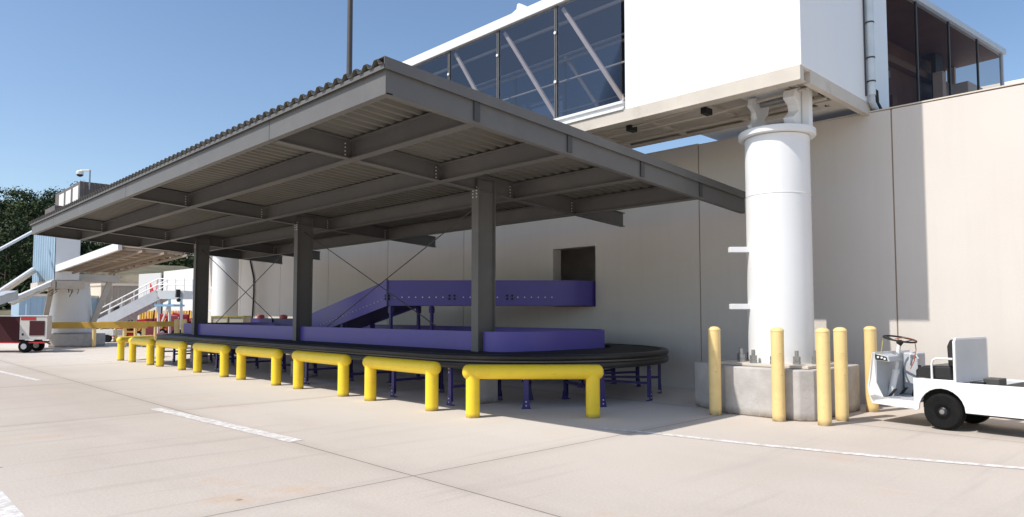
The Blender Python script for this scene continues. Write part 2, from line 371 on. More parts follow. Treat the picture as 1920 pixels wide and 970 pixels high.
# ------------------------------------------------------------------ terminal wall
WX = 12.35; WT = 4.90
wall = thing('terminal_wall', 'long beige painted concrete terminal wall with a square conveyor opening', 'wall', (WX, 10, 0))
def wt(y): return 4.83 + (min(max(y, 2), 9)-2)*0.012
edges = [-14.9, -11.2, -7.5, -3.55, 0.12, 3.80, 7.37]
G = 0.011
def panel(y0, y1, z0=0.0, z1=None):
    m = MB(); a = y0; b_ = y1
    za = z1 if z1 else wt(y0); zb = z1 if z1 else wt(y1)
    m.hexa([(WX, a, z0), (WX+0.28, a, z0), (WX+0.28, b_, z0), (WX, b_, z0)], [(WX, a, za), (WX+0.28, a, za), (WX+0.28, b_, zb), (WX, b_, zb)])
    return m
for a, b_ in zip(edges[:-1], edges[1:]):
    panel(a+G, b_-G).build('wall_panel', wallm, wall)
# panel with the opening (one mesh, ring of faces)
oy0, oy1, oz0, oz1 = 10.03, 11.33, 1.66, 3.04
m = MB(); ys = [7.37+G, oy0, oy1, 14.64-G]; zs = [0, oz0, oz1, wt(9)]
for X, flip in ((WX, 0), (WX+0.28, 1)):
    vs = [(X, y, z) for z in zs for y in ys]; fs = []
    for j in range(3):
        for i in range(3):
            if i == 1 and j == 1: continue
            q = (j*4+i, j*4+i+1, (j+1)*4+i+1, (j+1)*4+i); fs.append(q)
    m.add(vs, fs)
def quadx(m, a, b_):  # face joining front and back along edge a-b (y,z)
    m.add([(WX, a[0], a[1]), (WX+0.28, a[0], a[1]), (WX+0.28, b_[0], b_[1]), (WX, b_[0], b_[1])], [(0, 1, 2, 3)])
for a, b_ in [((oy0, oz0), (oy1, oz0)), ((oy1, oz0), (oy1, oz1)), ((oy1, oz1), (oy0, oz1)), ((oy0, oz1), (oy0, oz0)),
              ((ys[0], 0), (ys[0], zs[3])), ((ys[3], 0), (ys[3], zs[3])), ((ys[0], zs[3]), (ys[3], zs[3])), ((ys[0], 0), (ys[3], 0))]:
    quadx(m, a, b_)
m.build('wall_panel', wallm, wall)
e2 = [14.64, 18.3, 21.95, 25.6, 29.25, 32.9]
for a, b_ in zip(e2[:-1], e2[1:]): panel(a+G, b_-G).build('wall_panel', wallm, wall)
m = MB()
for y in edges[1:]+e2[:-1]: m.box(WX+0.012, WX+0.2, y-G+0.0005, y+G-0.0005, 0, wt(y)-0.01)
m.build('joint_seal', sealant, wall)
# metal coping
m = MB()
m.hexa([(WX-0.012, -14.9, wt(0)+0.002), (WX+0.3, -14.9, wt(0)+0.002), (WX+0.3, 32.9, wt(9)+0.002), (WX-0.012, 32.9, wt(9)+0.002)],
       [(WX-0.012, -14.9, wt(0)+0.022), (WX+0.3, -14.9, wt(0)+0.022), (WX+0.3, 32.9, wt(9)+0.022), (WX-0.012, 32.9, wt(9)+0.022)])
m.build('coping', cream, wall)
# room behind the opening
m = MB(); x0, x1, y0, y1, z0, z1 = WX+0.285, WX+2.3, 9.6, 13.2, 0.9, 3.4
m.add([(x0, y0, z0), (x1, y0, z0), (x1, y1, z0), (x0, y1, z0), (x0, y0, z1), (x1, y0, z1), (x1, y1, z1), (x0, y1, z1)],
      [(0, 1, 2, 3), (4, 5, 6, 7), (0, 1, 5, 4), (1, 2, 6, 5), (2, 3, 7, 6)])
m.build('room_lining', darkroom, wall)
m = MB(); m.box(WX+0.35, WX+34, -14.8, 9.1, 0.02, 4.55); m.box(WX+3.4, WX+34, 9.1, 14.3, 0.02, 4.55); m.box(WX+0.35, WX+34, 14.3, 32.8, 0.02, 4.55)
m.build('flat_roof', grey_lt, wall)
# dark hose hanging down the wall
m = MB(); m.tube([(WX-0.05, 28.35, 4.3), (WX-0.05, 28.2, 3.6), (WX-0.05, 27.85, 2.95), (WX-0.06, 27.8, 2.4), (WX-0.06, 27.9, 1.2), (WX-0.06, 27.95, 0.05)], 0.035, 8)
tag(m.build('wall_hose', black_m), 'thin dark drain hose running down the beige wall behind the carousel', 'hose')

# ------------------------------------------------------------------ canopy
X0, X1 = 4.10, 11.88; Y0, Y1 = 6.15, 24.5; SL = 0.0635; DP = 0.29
def zr(x): return 3.82-SL*(x-4.1)
can = thing('canopy', 'grey steel canopy on three columns sheltering the baggage carousel', 'canopy', (7.95, 15.3, 0))
beams = [5.37, 7.03, 8.69, 10.35]; gird = [8.9, 15.3, 21.7]
def ibeam_y(m, x, y0, y1, fl=0.075, open_=0):
    z = zr(x); t = 0.014
    if open_ == 0:
        m.box(x-fl, x+fl, y0, y1, z, z+t); m.box(x-fl, x+fl, y0, y1, z+DP-t, z+DP); m.box(x-0.005, x+0.005, y0, y1, z+t, z+DP-t)
    else:  # channel with its back facing outwards; flanges run inwards
        m.box(min(x, x+open_*0.09), max(x, x+open_*0.09), y0, y1, z, z+t); m.box(min(x, x+open_*0.09), max(x, x+open_*0.09), y0, y1, z+DP-t, z+DP)
        m.box(min(x, x+open_*0.01), max(x, x+open_*0.01), y0, y1, z+t, z+DP-t)
def sloped_x(m, y, x0, x1, kind, zo=0.0):
    """member along X following the roof fall; kind: list of (dy0,dy1,dz0,dz1)"""
    for a, b_, c, d in kind:
        m.hexa([(x0, y+a, zr(x0)+c+zo), (x1, y+a, zr(x1)+c+zo), (x1, y+b_, zr(x1)+c+zo), (x0, y+b_, zr(x0)+c+zo)],
               [(x0, y+a, zr(x0)+d+zo), (x1, y+a, zr(x1)+d+zo), (x1, y+b_, zr(x1)+d+zo), (x0, y+b_, zr(x0)+d+zo)])
t = 0.014
# long front edge channel in three lengths, with thin shadow gaps at the splices
seg = [(Y0, gird[0]-0.006), (gird[0]+0.006, gird[1]-0.006), (gird[1]+0.006, gird[2]-0.006), (gird[2]+0.006, Y1)]
for a, b_ in seg:
    m = MB(); ibeam_y(m, X0, a, b_, open_=1); m.build('fascia', steel, can)
# splice plates behind the gaps
for y in gird:
    m = MB(); m.box(X0+0.0105, X0+0.02, y-0.03, y+0.03, zr(X0)+0.014, zr(X0)+DP-0.014); m.build('splice_plate', steel_dk, can)
# end channels along X
for y, s in ((Y0, 1), (Y1, -1)):
    m = MB(); a, b_ = (0, 0.010) if s > 0 else (-0.010, 0); c, d = (0, 0.085) if s > 0 else (-0.085, 0)
    sloped_x(m, y, X0+0.0105, X1, [(a, b_, t, DP-t), (c, d, 0, t), (c, d, DP-t, DP)])
    m.build('end_channel', steel, can)
for x in beams:
    m = MB(); ibeam_y(m, x, Y0+0.087, Y1-0.087); m.build('beam', steel, can)
# clip plates on the outer face of the end channels where the beams meet
for x in beams:
    m = MB(); m.box(x-0.045, x+0.045, Y0-0.022, Y0-0.001, zr(x)+0.03, zr(x)+DP-0.03); m.build('clip_plate', steel_dk, can, bevel=0.003)
# girders between and past the beams
stops = [X0+0.10]+[q for x in beams for q in (x-0.078, x+0.078)]+[X1]
for y in gird:
    for i in range(0, len(stops), 2):
        m = MB(); sloped_x(m, y, stops[i], stops[i+1], [(-0.06, 0.06, 0, t), (-0.06, 0.06, DP-t, DP), (-0.005, 0.005, t, DP-t)])
        m.build('girder', steel, can)
# bolted connection plates where girders meet beams
for y in gird:
    for x in beams:
        for side in (-1, 1):
            m = MB(); xx = x+side*0.13; m.box(min(x+side*0.012, xx+side*0.03), max(x+side*0.012, xx+side*0.03), y-0.0135, y-0.0055, zr(x)+0.03, zr(x)+DP-0.035)
            m.build('connection_plate', steel, can)
            for k in range(4):
                m = MB(); m.lathe([(0.011, -0.010), (0.011, 0.0)], (xx, y-0.0138, zr(x)+0.06+k*0.055), 6, 'y', False); m.build('bolt', bolt_m, can)
# columns
CXX = 7.95
for y in gird:
    m = MB(); zt = zr(CXX)+0.0; zb = 0.42
    m.box(CXX-0.20, CXX-0.182, y-0.085, y+0.085, zb, zt+0.2); m.box(CXX+0.182, CXX+0.20, y-0.085, y+0.085, zb, zt+0.2)
    m.box(CXX-0.182, CXX+0.182, y-0.035, y-0.020, zb, zt+0.2)
    m.box(CXX-0.22, CXX+0.22, y-0.15, y+0.15, zb-0.02, zb)
    m.build('column', steel, can)
    for sx in (-0.206, 0.206):
        for k in range(4):
            for dy in (-0.045, 0.045): m = MB(); m.lathe([(0.012, -0.006), (0.012, 0.006)], (CXX+sx, y+dy, zt-0.10+k*0.055), 6, 'x', False); m.build('bolt', bolt_m, can)
    m = MB(); m.box(CXX-0.21, CXX+0.21, y-0.14, y+0.14, 0, 0.40); m.build('plinth', conc_blk, can, bevel=0.012)
# cross braces
zt = 3.42; zb = 0.75
for a, b_ in ((gird[0], gird[1]), (gird[1], gird[2])):
    for p, q in (((a, zt), (b_, zb)), ((a, zb), (b_, zt))):
        ox = 0.012 if p[1] == zt else -0.012
        m = MB(); m.tube([(CXX+ox, p[0]+0.05*1, p[1]), (CXX+ox, q[0]-0.05, q[1])], 0.010, 8); m.build('brace_rod', steel_dk, can)
# corrugated roof sheet
pitch = 0.205; rh = 0.062; zoff = DP+0.012
prof = []; y = Y0-0.03
while y < Y1+0.03:
    prof += [(y, 0), (y+pitch*0.30, 0), (y+pitch*0.45, rh), (y+pitch*0.75, rh), (y+pitch*0.98, 0)]; y += pitch
m = MB(); xa, xb = X0-0.07, 10.86; vs = []
for yy, h in prof: vs += [(xa, yy, zr(xa)+zoff+h), (xb, yy, zr(xb)+zoff+h)]
m.add(vs, [(2*i, 2*i+1, 2*i+3, 2*i+2) for i in range(len(prof)-1)])
deck = m.build('roof_sheet', deckm, can, solid=-0.004)
# flashing
m = MB()
m.box(X0-0.045, X0-0.035, Y0-0.045, Y1+0.045, zr(X0)+DP-0.035, zr(X0)+DP+0.012)
m.box(X0-0.035, X0+0.05, Y0-0.045, Y1+0.045, zr(X0)+DP+0.004, zr(X0)+DP+0.010)
m.build('edge_flashing', steel, can)
for y, s in ((Y0, -1), (Y1, 1)):
    m = MB(); a, b_ = sorted((s*0.034, s*0.044))
    sloped_x(m, y, X0-0.045, X1, [(a, b_, DP-0.035, DP+0.092)])
    a, b_ = sorted((s*0.030, -s*0.12)); sloped_x(m, y, X0-0.045, X1, [(a, b_, DP+0.086, DP+0.092)])
    m.build('edge_flashing', steel, can)

# ------------------------------------------------------------------ baggage carousel
CR = (9.70, 9.45, 22.6)  # centre x, near centre y, far centre y
car = thing('baggage_carousel', 'oval baggage carousel with black belt and purple skirt under the canopy', 'baggage carousel', (9.7, 16, 0))
def loop(R, n=28, cx=CR[0], ya=CR[1], yb=CR[2]):
    pts = []
    for k in range(n+1): a = pi+pi*k/n; pts.append((cx+R*cos(a), ya+R*sin(a)))
    for k in range(n+1): a = pi*k/n; pts.append((cx+R*cos(a), yb+R*sin(a)))
    # add points on the straights
    return pts
def sweep_loop(prof, name, m_, smooth=True, Rref=2.57, **kw):
    """prof: list of (inward offset, z) closed section"""
    mb = MB(); rings = []
    for off, z in prof: rings.append([(x, y, z) for x, y in loop(Rref-off, **kw)])
    n = len(rings[0]); k = len(prof); vs = [v for r in rings for v in r]; fs = []
    for i in range(k):
        j = (i+1) % k
        for q in range(n): fs.append((i*n+q, i*n+(q+1) % n, j*n+(q+1) % n, j*n+q))
    mb.add(vs, fs, True); return mb.build(name, m_, car, smooth=True)
# bumper: bulged double rubber rim
bp = []
for a in range(-90, 91, 18): bp.append((0.045-0.045*cos(rad(a)), 0.675+0.055*sin(rad(a))))
for a in range(-90, 91, 18): bp.append((0.05-0.05*cos(rad(a)), 0.805+0.045*sin(rad(a))))
bp += [(0.13, 0.85), (0.135, 0.84), (0.14, 0.62)]
sweep_loop(bp, 'bumper_rim', rubber)
sweep_loop([(0.022, 0.733), (0.022, 0.757), (0.03, 0.757), (0.03, 0.733)], 'rim_stripe', mat('rim_groove_grey', (0.10, 0.085, 0.07), 0.5), )
sweep_loop([(0.142, 0.838), (0.36, 0.85), (0.66, 0.875), (1.06, 0.882), (1.06, 0.80), (0.142, 0.78)], 'belt', belt_m)
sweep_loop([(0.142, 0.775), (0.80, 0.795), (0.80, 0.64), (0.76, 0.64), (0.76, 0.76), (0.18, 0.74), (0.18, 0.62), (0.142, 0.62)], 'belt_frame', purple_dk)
# skirt, split where the columns pass through
SR = 1.85
def skirt_piece(pts, name='skirt_panel'):
    mb = MB(); n = len(pts); vs = []
    P = [Vector((x, y, 0)) for x, y in pts]
    nr = []
    for i in range(n):
        d = (P[min(i+1, n-1)]-P[max(i-1, 0)]).normalized(); nr.append(Vector((d.y, -d.x, 0)))
    sec = [(0.0, 0.86), (0.0, 1.20), (-0.06, 1.20), (-0.06, 1.185), (-0.012, 1.185), (-0.012, 0.86)]
    for i in range(n):
        for o, z in sec: vs.append((P[i].x-nr[i].x*o*-1, P[i].y-nr[i].y*o*-1, z))
    k = len(sec); fs = []
    for i in range(n-1):
        for j in range(k): fs.append((i*k+j, i*k+(j+1) % k, (i+1)*k+(j+1) % k, (i+1)*k+j))
    fs.append(tuple(range(k))); fs.append(tuple(range((n-1)*k, n*k))[::-1])
    mb.add(vs, fs); return mb.build(name, purple, car, smooth=True)
xs = CR[0]-SR; ccy = 9.95
nearend = [(CR[0]+SR*cos(pi+pi*k/24), ccy+SR*sin(pi+pi*k/24)) for k in range(25)]
nearend = [(p[0], p[1]) for p in nearend]
gp = 0.10
skirt_piece([(xs, gird[0]-gp+0.0)]+[(7.87, 8.62), (7.94, 8.45), (8.06, 8.31), (8.22, 8.20), (8.42, 8.11), (8.70, 8.04), (9.05, 8.0), (9.5, 7.98), (9.95, 7.98), (10.08, 7.985)])
skirt_piece([(10.085, 7.99), (10.6, 8.4), (10.85, 8.9)])
skirt_piece([(xs, gird[1]-gp), (xs, gird[0]+gp)])
skirt_piece([(xs, gird[2]-gp), (xs, gird[1]+gp)])
skirt_piece([(10.85, 8.91), (10.85, 22.59)])
skirt_piece([(9.35+1.5*cos(pi*k/20), 22.6+1.3*sin(pi*k/20)) for k in range(21)]+[(xs, gird[2]+gp)])
# legs
def leg_at(x, y, ang, top=0.66):
    """box section leg with flared, bolted foot"""
    m = MB(); c = cos(ang); s_ = sin(ang)
    def T(u, v, z): return (x+u*c-v*s_, y+u*s_+v*c, z)
    def bx(u0, u1, v0, v1, z0, z1, u0t=None, u1t=None):
        u0t = u0 if u0t is None else u0t; u1t = u1 if u1t is None else u1t
        m.hexa([T(u0, v0, z0), T(u1, v0, z0), T(u1, v1, z0), T(u0, v1, z0)], [T(u0t, v0, z1), T(u1t, v0, z1), T(u1t, v1, z1), T(u0t, v1, z1)])
    bx(-0.004, 0.004, -0.038, 0.038, 0.06, top); bx(-0.045, -0.0045, -0.038, -0.030, 0.06, top); bx(-0.045, -0.0045, 0.030, 0.038, 0.06, top)
    m.hexa([T(-0.05, -0.075, 0.0), T(0.010, -0.075, 0.0), T(0.010, 0.075, 0.0), T(-0.05, 0.075, 0.0)],
           [T(-0.05, -0.075, 0.012), T(0.010, -0.075, 0.012), T(0.010, 0.075, 0.012), T(-0.05, 0.075, 0.012)])
    m.hexa([T(0.0045, -0.068, 0.012), T(0.012, -0.068, 0.012), T(0.012, 0.068, 0.012), T(0.0045, 0.068, 0.012)],
           [T(0.0045, -0.040, 0.16), T(0.012, -0.040, 0.16), T(0.012, 0.040, 0.16), T(0.0045, 0.040, 0.16)])
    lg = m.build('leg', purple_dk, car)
    for z in (0.055, 0.115, top-0.12, top-0.06):
        m = MB(); p = Vector(T(0.013, 0, z)); q = Vector(T(0.024, 0, z)); m.tube([p, q], 0.011, 6); m.build('bolt_head', bolt_m, lg)
def pair(xo, yo, xi, yi):
    a = atan2(yo-yi, xo-xi); leg_at(xo, yo, a); leg_at(xi, yi, a+pi)
    m = MB(); m.bar((xo, yo, 0.30), (xi, yi, 0.30), 0.035, 0.045); m.build('leg_brace', purple_dk, car)
ysl = [9.0+1.62*k for k in range(9)]
for yy in ysl:
    pair(7.30, yy, 8.42, yy)
    if yy < 20: pair(12.05, yy+0.3, 10.95, yy+0.3)
for a in (222, 252, 281, 311, 340):
    aa = rad(a); pair(CR[0]+2.43*cos(aa), CR[1]+2.43*sin(aa), CR[0]+1.25*cos(aa), CR[1]+1.25*sin(aa))
for a in (150, 110, 70):
    aa = rad(a); pair(CR[0]+2.43*cos(aa), CR[2]+2.43*sin(aa), CR[0]+1.25*cos(aa), CR[2]+1.25*sin(aa))

# ------------------------------------------------------------------ feed conveyor
fc = thing('feed_conveyor', 'raised purple belt conveyor coming out of the wall opening and sloping down to the carousel', 'conveyor', (9.5, 12, 0))
near = [(13.9, 10.09), (12.3, 10.09), (12.0, 10.10), (11.78, 10.16), (11.6, 10.26), (11.45, 10.38), (8.76, 12.98)]
W = 0.9
def side_wall(pts, z0s, z1s, thick, name):
    mb = MB(); P = [Vector((x, y, 0)) for x, y in pts]; n = len(P); vs = []
    for i in range(n):
        d = (P[min(i+1, n-1)]-P[max(i-1, 0)]).normalized(); a = Vector((-d.y, d.x, 0))
        p = P[i]; q = p-a*thick
        vs += [(p.x, p.y, z0s[i]), (p.x, p.y, z1s[i]), (q.x, q.y, z1s[i]), (q.x, q.y, z0s[i])]
    fs = []
    for i in range(n-1):
        for j in range(4): fs.append((i*4+j, i*4+(j+1) % 4, (i+1)*4+(j+1) % 4, (i+1)*4+j))
    fs += [(3, 2, 1, 0), tuple((n-1)*4+j for j in range(4))]
    mb.add(vs, fs); o = mb.build(name, purple, fc, smooth=True); return o
ZB, ZT = 1.675, 2.235
side_wall(near, [ZB]*7, [ZT]*7, 0.035, 'side_guard')
far = [(13.9, 10.99), (12.2, 10.99), (11.9, 11.14), (9.44, 13.52)]
side_wall(far, [ZB]*4, [ZT]*4, -0.035, 'side_guard')
# incline
iy0, iy1 = 12.99, 16.6; zt1 = 1.46
side_wall([(8.76, iy0), (8.76, iy1)], [ZB, 0.90], [ZT, zt1], 0.035, 'side_guard')
side_wall([(9.70, iy0-0.05), (9.70, iy1)], [ZB, 0.90], [ZT, zt1], -0.035, 'side_guard')
m = MB(); m.hexa([(8.80, iy0, ZB+0.02), (9.66, iy0, ZB+0.02), (9.66, iy1, 0.93), (8.80, iy1, 0.93)], [(8.80, iy0, ZB+0.06), (9.66, iy0, ZB+0.06), (9.66, iy1, 0.97), (8.80, iy1, 0.97)])
m.prism([(12.6, 10.13, ZB+0.02), (12.0, 10.14, ZB+0.02), (11.5, 10.40, ZB+0.02), (8.83, 12.96, ZB+0.02), (9.66, 12.98, ZB+0.02), (11.86, 11.1, ZB+0.02), (12.6, 10.95, ZB+0.02)][::-1], (0, 0, 0.04))
m.build('underside_pan', purple_dk, fc)
m = MB(); m.prism([(12.6, 10.13, 1.95), (12.0, 10.14, 1.95), (11.5, 10.40, 1.95), (8.83, 12.96, 1.95), (9.66, 12.98, 1.95), (11.86, 11.1, 1.95), (12.6, 10.95, 1.95)][::-1], (0, 0, 0.02))
m.hexa([(8.80, iy0, 1.93), (9.66, iy0, 1.93), (9.66, iy1, 1.18), (8.80, iy1, 1.18)], [(8.80, iy0, 1.96), (9.66, iy0, 1.96), (9.66, iy1, 1.21), (8.80, iy1, 1.21)])
m.build('belt', belt_m, fc)
# end flange at the kink, joint plates, bolts
m = MB(); m.box(8.735, 8.758, 12.955, 13.005, ZB-0.01, ZT+0.02); m.build('joint_flange', purple_dk, fc)
d0 = Vector((8.76-11.45, 12.98-10.38, 0)); Ld = d0.length; d0.normalize(); nn = Vector((-d0.y, d0.x, 0))
if nn.dot(Vector((-1, -1, 0))) < 0: nn = -nn
m2 = MB(); s_ = 0.12
while s_ < Ld-0.1:
    p = Vector((11.45, 10.38, 0))+d0*s_; p.z = 1.86
    if all(abs(s_-c) > 0.12 for c in (1.05, 2.32)): m = MB(); m.tube([p-nn*0.002, p+nn*0.014], 0.014, 8); m.build('bolt', bolt_m, fc)
    s_ += 0.15
yv = iy0+0.2
while yv < iy1-0.2:
    z = ZB+0.17-(yv-iy0)*(ZB-0.90)/(iy1-iy0); m = MB(); m.tube([(8.762, yv, z), (8.746, yv, z)], 0.011, 8); m.build('bolt', bolt_m, fc); yv += 0.15
for c in (1.05, 2.32):
    for dd in (-0.055, 0.055):
        m2 = MB(); p = Vector((11.45, 10.38, 1.86))+d0*(c+dd)
        for dz in (-0.035, 0.035): m2.tube([p+nn*0.0+Vector((0, 0, dz)), p+nn*0.02+Vector((0, 0, dz))], 0.026, 8)
        m2.build('latch_plate', black_m, fc)
for dd in (-0.05, 0.05):
    m2 = MB(); p = Vector((8.76, 12.98+dd, 1.86))
    for dz in (-0.035, 0.035): m2.tube([p+Vector((0, 0, dz)), p+Vector((-0.03, 0, dz))], 0.028, 8)
    m2.build('latch_plate', black_m, fc)
for x, y, z in ((8.80, 12.9, ZB), (9.62, 13.0, ZB), (8.80, 14.9, 1.26), (9.62, 14.9, 1.26), (9.5, 12.35, ZB), (9.62, 15.9, 1.05)):
    m = MB(); m.box(x-0.03, x+0.03, y-0.03, y+0.03, 0.012, z); m.box(x-0.07, x+0.07, y-0.07, y+0.07, 0, 0.012); m.box(x-0.045, x+0.045, y-0.045, y+0.045, z-0.16, z-0.02)
    m.build('support_leg', purple_dk, fc)

# ------------------------------------------------------------------ hoop barriers
def hoop_parts(root, w=1.74):
    r = 0.107; H = 0.655
    m = MB()
    prof = [(-w/2-0.155, 0.0), (-w/2-0.150, 0.045), (-w/2-0.13, 0.080), (-w/2-0.10, 0.102), (-w/2-0.06, r)]
    ring = [(rr_, h) for h, rr_ in prof]+[(r, 0.0)]+[(rr_, -h) for h, rr_ in prof[::-1]]
    ring = [(max(a, 1e-7), b_) for a, b_ in ring]
    m.lathe(ring, (0, 0, H), 28, 'y'); bar = m.build('crossbar', yellow, root, world=False, smooth=True)
    for s in (-1, 1):
        m = MB(); m.lathe([(0.102, 0), (0.102, H-0.02)], (0, s*w/2, 0), 28); m.build('leg', yellow, root, world=False)
        
hoops = []
hb = thing('hoop_barrier', 'x', 'barrier', (7.335, 7.135, 0), rad(45.5), 'yellow hoop barriers along the open side of the carousel')
hoop_parts(hb)
hb['label'] = 'yellow tubular hoop barrier nearest the camera, standing half in the canopy shadow'
def hoopcopy(x, y, rz, label):
    c = copy_tree(hb); c.location = (x, y, 0); c.rotation_euler = (0, 0, rz); c['label'] = label; return c
labs = ['large yellow hoop barrier just left of the half shaded one nearest the camera',
        'yellow hoop barrier third from the near end, with purple legs showing in its gap',
        'yellow hoop barrier below the middle canopy column',
        'yellow hoop barrier between the middle and the far canopy columns',
        'yellow hoop barrier right below the far canopy column',
        'small yellow hoop barrier second last before the far end of the row']
for i, lb in enumerate(labs):
    y = [9.60, 12.22, 14.93, 17.62, 20.45, 23.02][i]
    hoopcopy(6.73, y, random.uniform(-0.01, 0.01), lb)
hoopcopy(7.30, 25.55, rad(-45), 'last yellow hoop barrier, turned end on at the far end of the row')

# ------------------------------------------------------------------ bollards
def bollard_parts(root, h=1.31, r=0.088):
    m = MB(); m.lathe([(r, 0), (r, h-0.06)], (0, 0, 0), 24); m.build('post', yellow_old, root, world=False)
    m = MB(); m.lathe([(r+0.004, h-0.06), (r+0.004, h-0.045), (r*0.93, h-0.03), (r*0.7, h-0.012), (r*0.35, h-0.003), (1e-7, h)], (0, 0, 0), 24); m.build('domed_cap', yellow_old, root, world=False)
bl = thing('bollard', 'pale yellow bollard furthest left around the white pillar base', 'bollard', (9.47, 5.43, 0), 0, 'yellow bollards around the white pillar')
bollard_parts(bl)
for x, y, lb in ((9.56, 4.50, 'pale yellow bollard in front of the white pillar, between two others'),
                 (9.64, 3.90, 'chipped pale yellow bollard nearest the camera at the corner of the concrete base'),
                 (10.24, 3.90, 'pale yellow bollard standing just behind the chipped corner one'),
                 (11.50, 3.93, 'pale yellow bollard beside the nose of the white utility cart')):
    c = copy_tree(bl); c.location = (x, y, 0); c.rotation_euler = (0, 0, random.uniform(0, 6)); c['label'] = lb

# ------------------------------------------------------------------ white pillar carrying the bridge
def tunnel_pillar(loc, label, arms=True):
    root = thing('bridge_pillar', label, 'pillar', loc, 0)
    r = 0.482
    m = MB(); m.lathe([(r, 0.755), (r, 4.25), (r+0.004, 4.25)], (0, 0, 0), 64)
    m.build('shaft', white, root, world=False)
    m = MB(); m.lathe([(r+0.003, 3.33), (r+0.007, 3.335), (r+0.003, 3.34)], (0, 0, 0), 64); m.build('weld_seam', white, root, world=False)
    m = MB(); m.lathe([(r-0.02, 4.255), (r+0.085, 4.26), (r+0.095, 4.27), (r+0.095, 4.35), (r+0.085, 4.36), (0.001, 4.36)], (0, 0, 0), 64); m.build('top_flange', white, root, world=False)
    m = MB(); m.box(-0.72, 0.72, -0.72, 0.72, 0.715, 0.755); m.build('base_plate', white_dirty, root, world=False, bevel=0.008)
    for k in range(12):
        a = 2*pi*(k+0.5)/12; x = 0.615*cos(a); y = 0.615*sin(a)
        m = MB(); m.lathe([(0.028, 0.755), (0.028, 0.955)], (x, y, 0), 10); m.lathe([(0.055, 0.757), (0.055, 0.80)], (x, y, 0), 6, smooth=False)
        m.lathe([(0.052, 0.805), (0.052, 0.87)], (x, y, 0), 6, smooth=False); m.build('anchor_bolt', galv, root, world=False)
    # octagonal concrete footing
    px = [(-0.90, -0.66), (-0.76, -0.82), (0.88, -0.84), (1.03, -0.68), (1.03, 0.80), (0.85, 1.22), (-0.45, 1.26), (-0.90, 0.46)]
    m = MB(); m.prism([(a, b_, 0.0) for a, b_ in px], (0, 0, 0.71)); m.build('concrete_footing', conc_blk, root, world=False, bevel=0.02, seg=3)
    if arms:
        for ang, z, L in ((135, 2.50, 0.30), (135, 1.61, 0.30)  ):
            a = rad(ang); d = Vector((cos(a), sin(a), 0)); m = MB(); m.bar(d*(r-0.03)+Vector((0, 0, z)), d*(r+L)+Vector((0, 0, z)), 0.10, 0.085); m.build('bracket_arm', white, root, world=False, bevel=0.006)
    # saddle brackets between flange and tunnel frame
    for sy, sc in ((-0.28, 1), (0.30, 1)):
        m = MB(); prof = [(-0.20, 4.36), (-0.27, 4.47), (-0.12, 4.60), (-0.14, 4.70), (-0.26, 4.78), (-0.24, 4.90), (-0.10, 4.96), (0.12, 4.96), (0.24, 4.88), (0.20, 4.74), (0.10, 4.66), (0.14, 4.50), (0.06, 4.36)]
        tk = 0.17 if sy < 0 else 0.07; m.prism([(x*1.25, sy-tk+0.02, z) for x, z in prof], (0, tk, 0)); m.build('saddle_bracket', white, root, world=False, bevel=0.006)
        m = MB(); m.box(-0.06, 0.06, sy-0.27, sy-0.155, 4.36, 4.955) if sy < 0 else m.box(-0.06, 0.06, sy+0.025, sy+0.10, 4.36, 4.955); m.build('stiffener_rib', white, root, world=False, bevel=0.005)
    m = MB(); m.box(-0.24, 0.22, -0.42, 0.46, 4.96, 4.985); m.build('bearing_plate', white, root, world=False)
    m = MB(); m.tube([(0, -0.40, 4.86), (0, 0.45, 4.86)], 0.05, 14); m.build('hinge_pin', galv, root, world=False)
    return root
tunnel_pillar((10.62, 4.94, 0), 'thick round white steel pillar on concrete base in front of the beige wall')
tunnel_pillar(tuple(at(421, 600, 27.4))[:2]+(0,), 'second white round pillar far down the wall, seen between canopy columns')

# ------------------------------------------------------------------ elevated passenger bridge: glazed tunnel and white box
TX0, TX1 = 9.70, 11.82
tn = thing('glazed_walkway', 'elevated glazed walkway with white roof edge running above the canopy', 'walkway', (10.9, 16, 5))
gl_dark = glass('tinted_glass', (0.62, 0.63, 0.66), 0.008)
gl_back = glass('tinted_glass_far', (0.055, 0.06, 0.075), 0.005)
gl_brown = glass('bronze_glass', (0.66, 0.62, 0.59), 0.01, fs=0.08)
ty0, ty1 = 7.22, 33.0
zfl, zgt, zrt = 5.02, 7.38, 7.58
for x, s in ((TX0, 1), (TX1, -1)):
    m = MB(); m.box(min(x-s*0.05, x+s*0.10), max(x-s*0.05, x+s*0.10), ty0, ty1, zgt, zrt); m.build('roof_fascia', white, tn, bevel=0.01)
    m = MB(); m.box(min(x-s*0.05, x+s*0.06), max(x-s*0.05, x+s*0.06), ty0, ty1, 5.13, 5.18); m.box(min(x-s*0.01, x+s*0.06), max(x-s*0.01, x+s*0.06), ty0, ty1, 5.06, 5.13); m.box(min(x-s*0.05, x+s*0.06), max(x-s*0.05, x+s*0.06), ty0, ty1, 5.02, 5.06)
    m.build('sill', white, tn, bevel=0.004)
    m = MB(); zb_ = 4.82 if s == 1 else 4.955
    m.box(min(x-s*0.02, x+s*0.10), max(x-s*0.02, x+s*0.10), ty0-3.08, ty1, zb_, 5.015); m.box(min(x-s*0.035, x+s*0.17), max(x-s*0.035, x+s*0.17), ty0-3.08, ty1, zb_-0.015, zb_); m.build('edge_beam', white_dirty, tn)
mull = [7.25, 8.82, 10.44, 12.05]+[12.05+1.615*k for k in range(1, 13)]
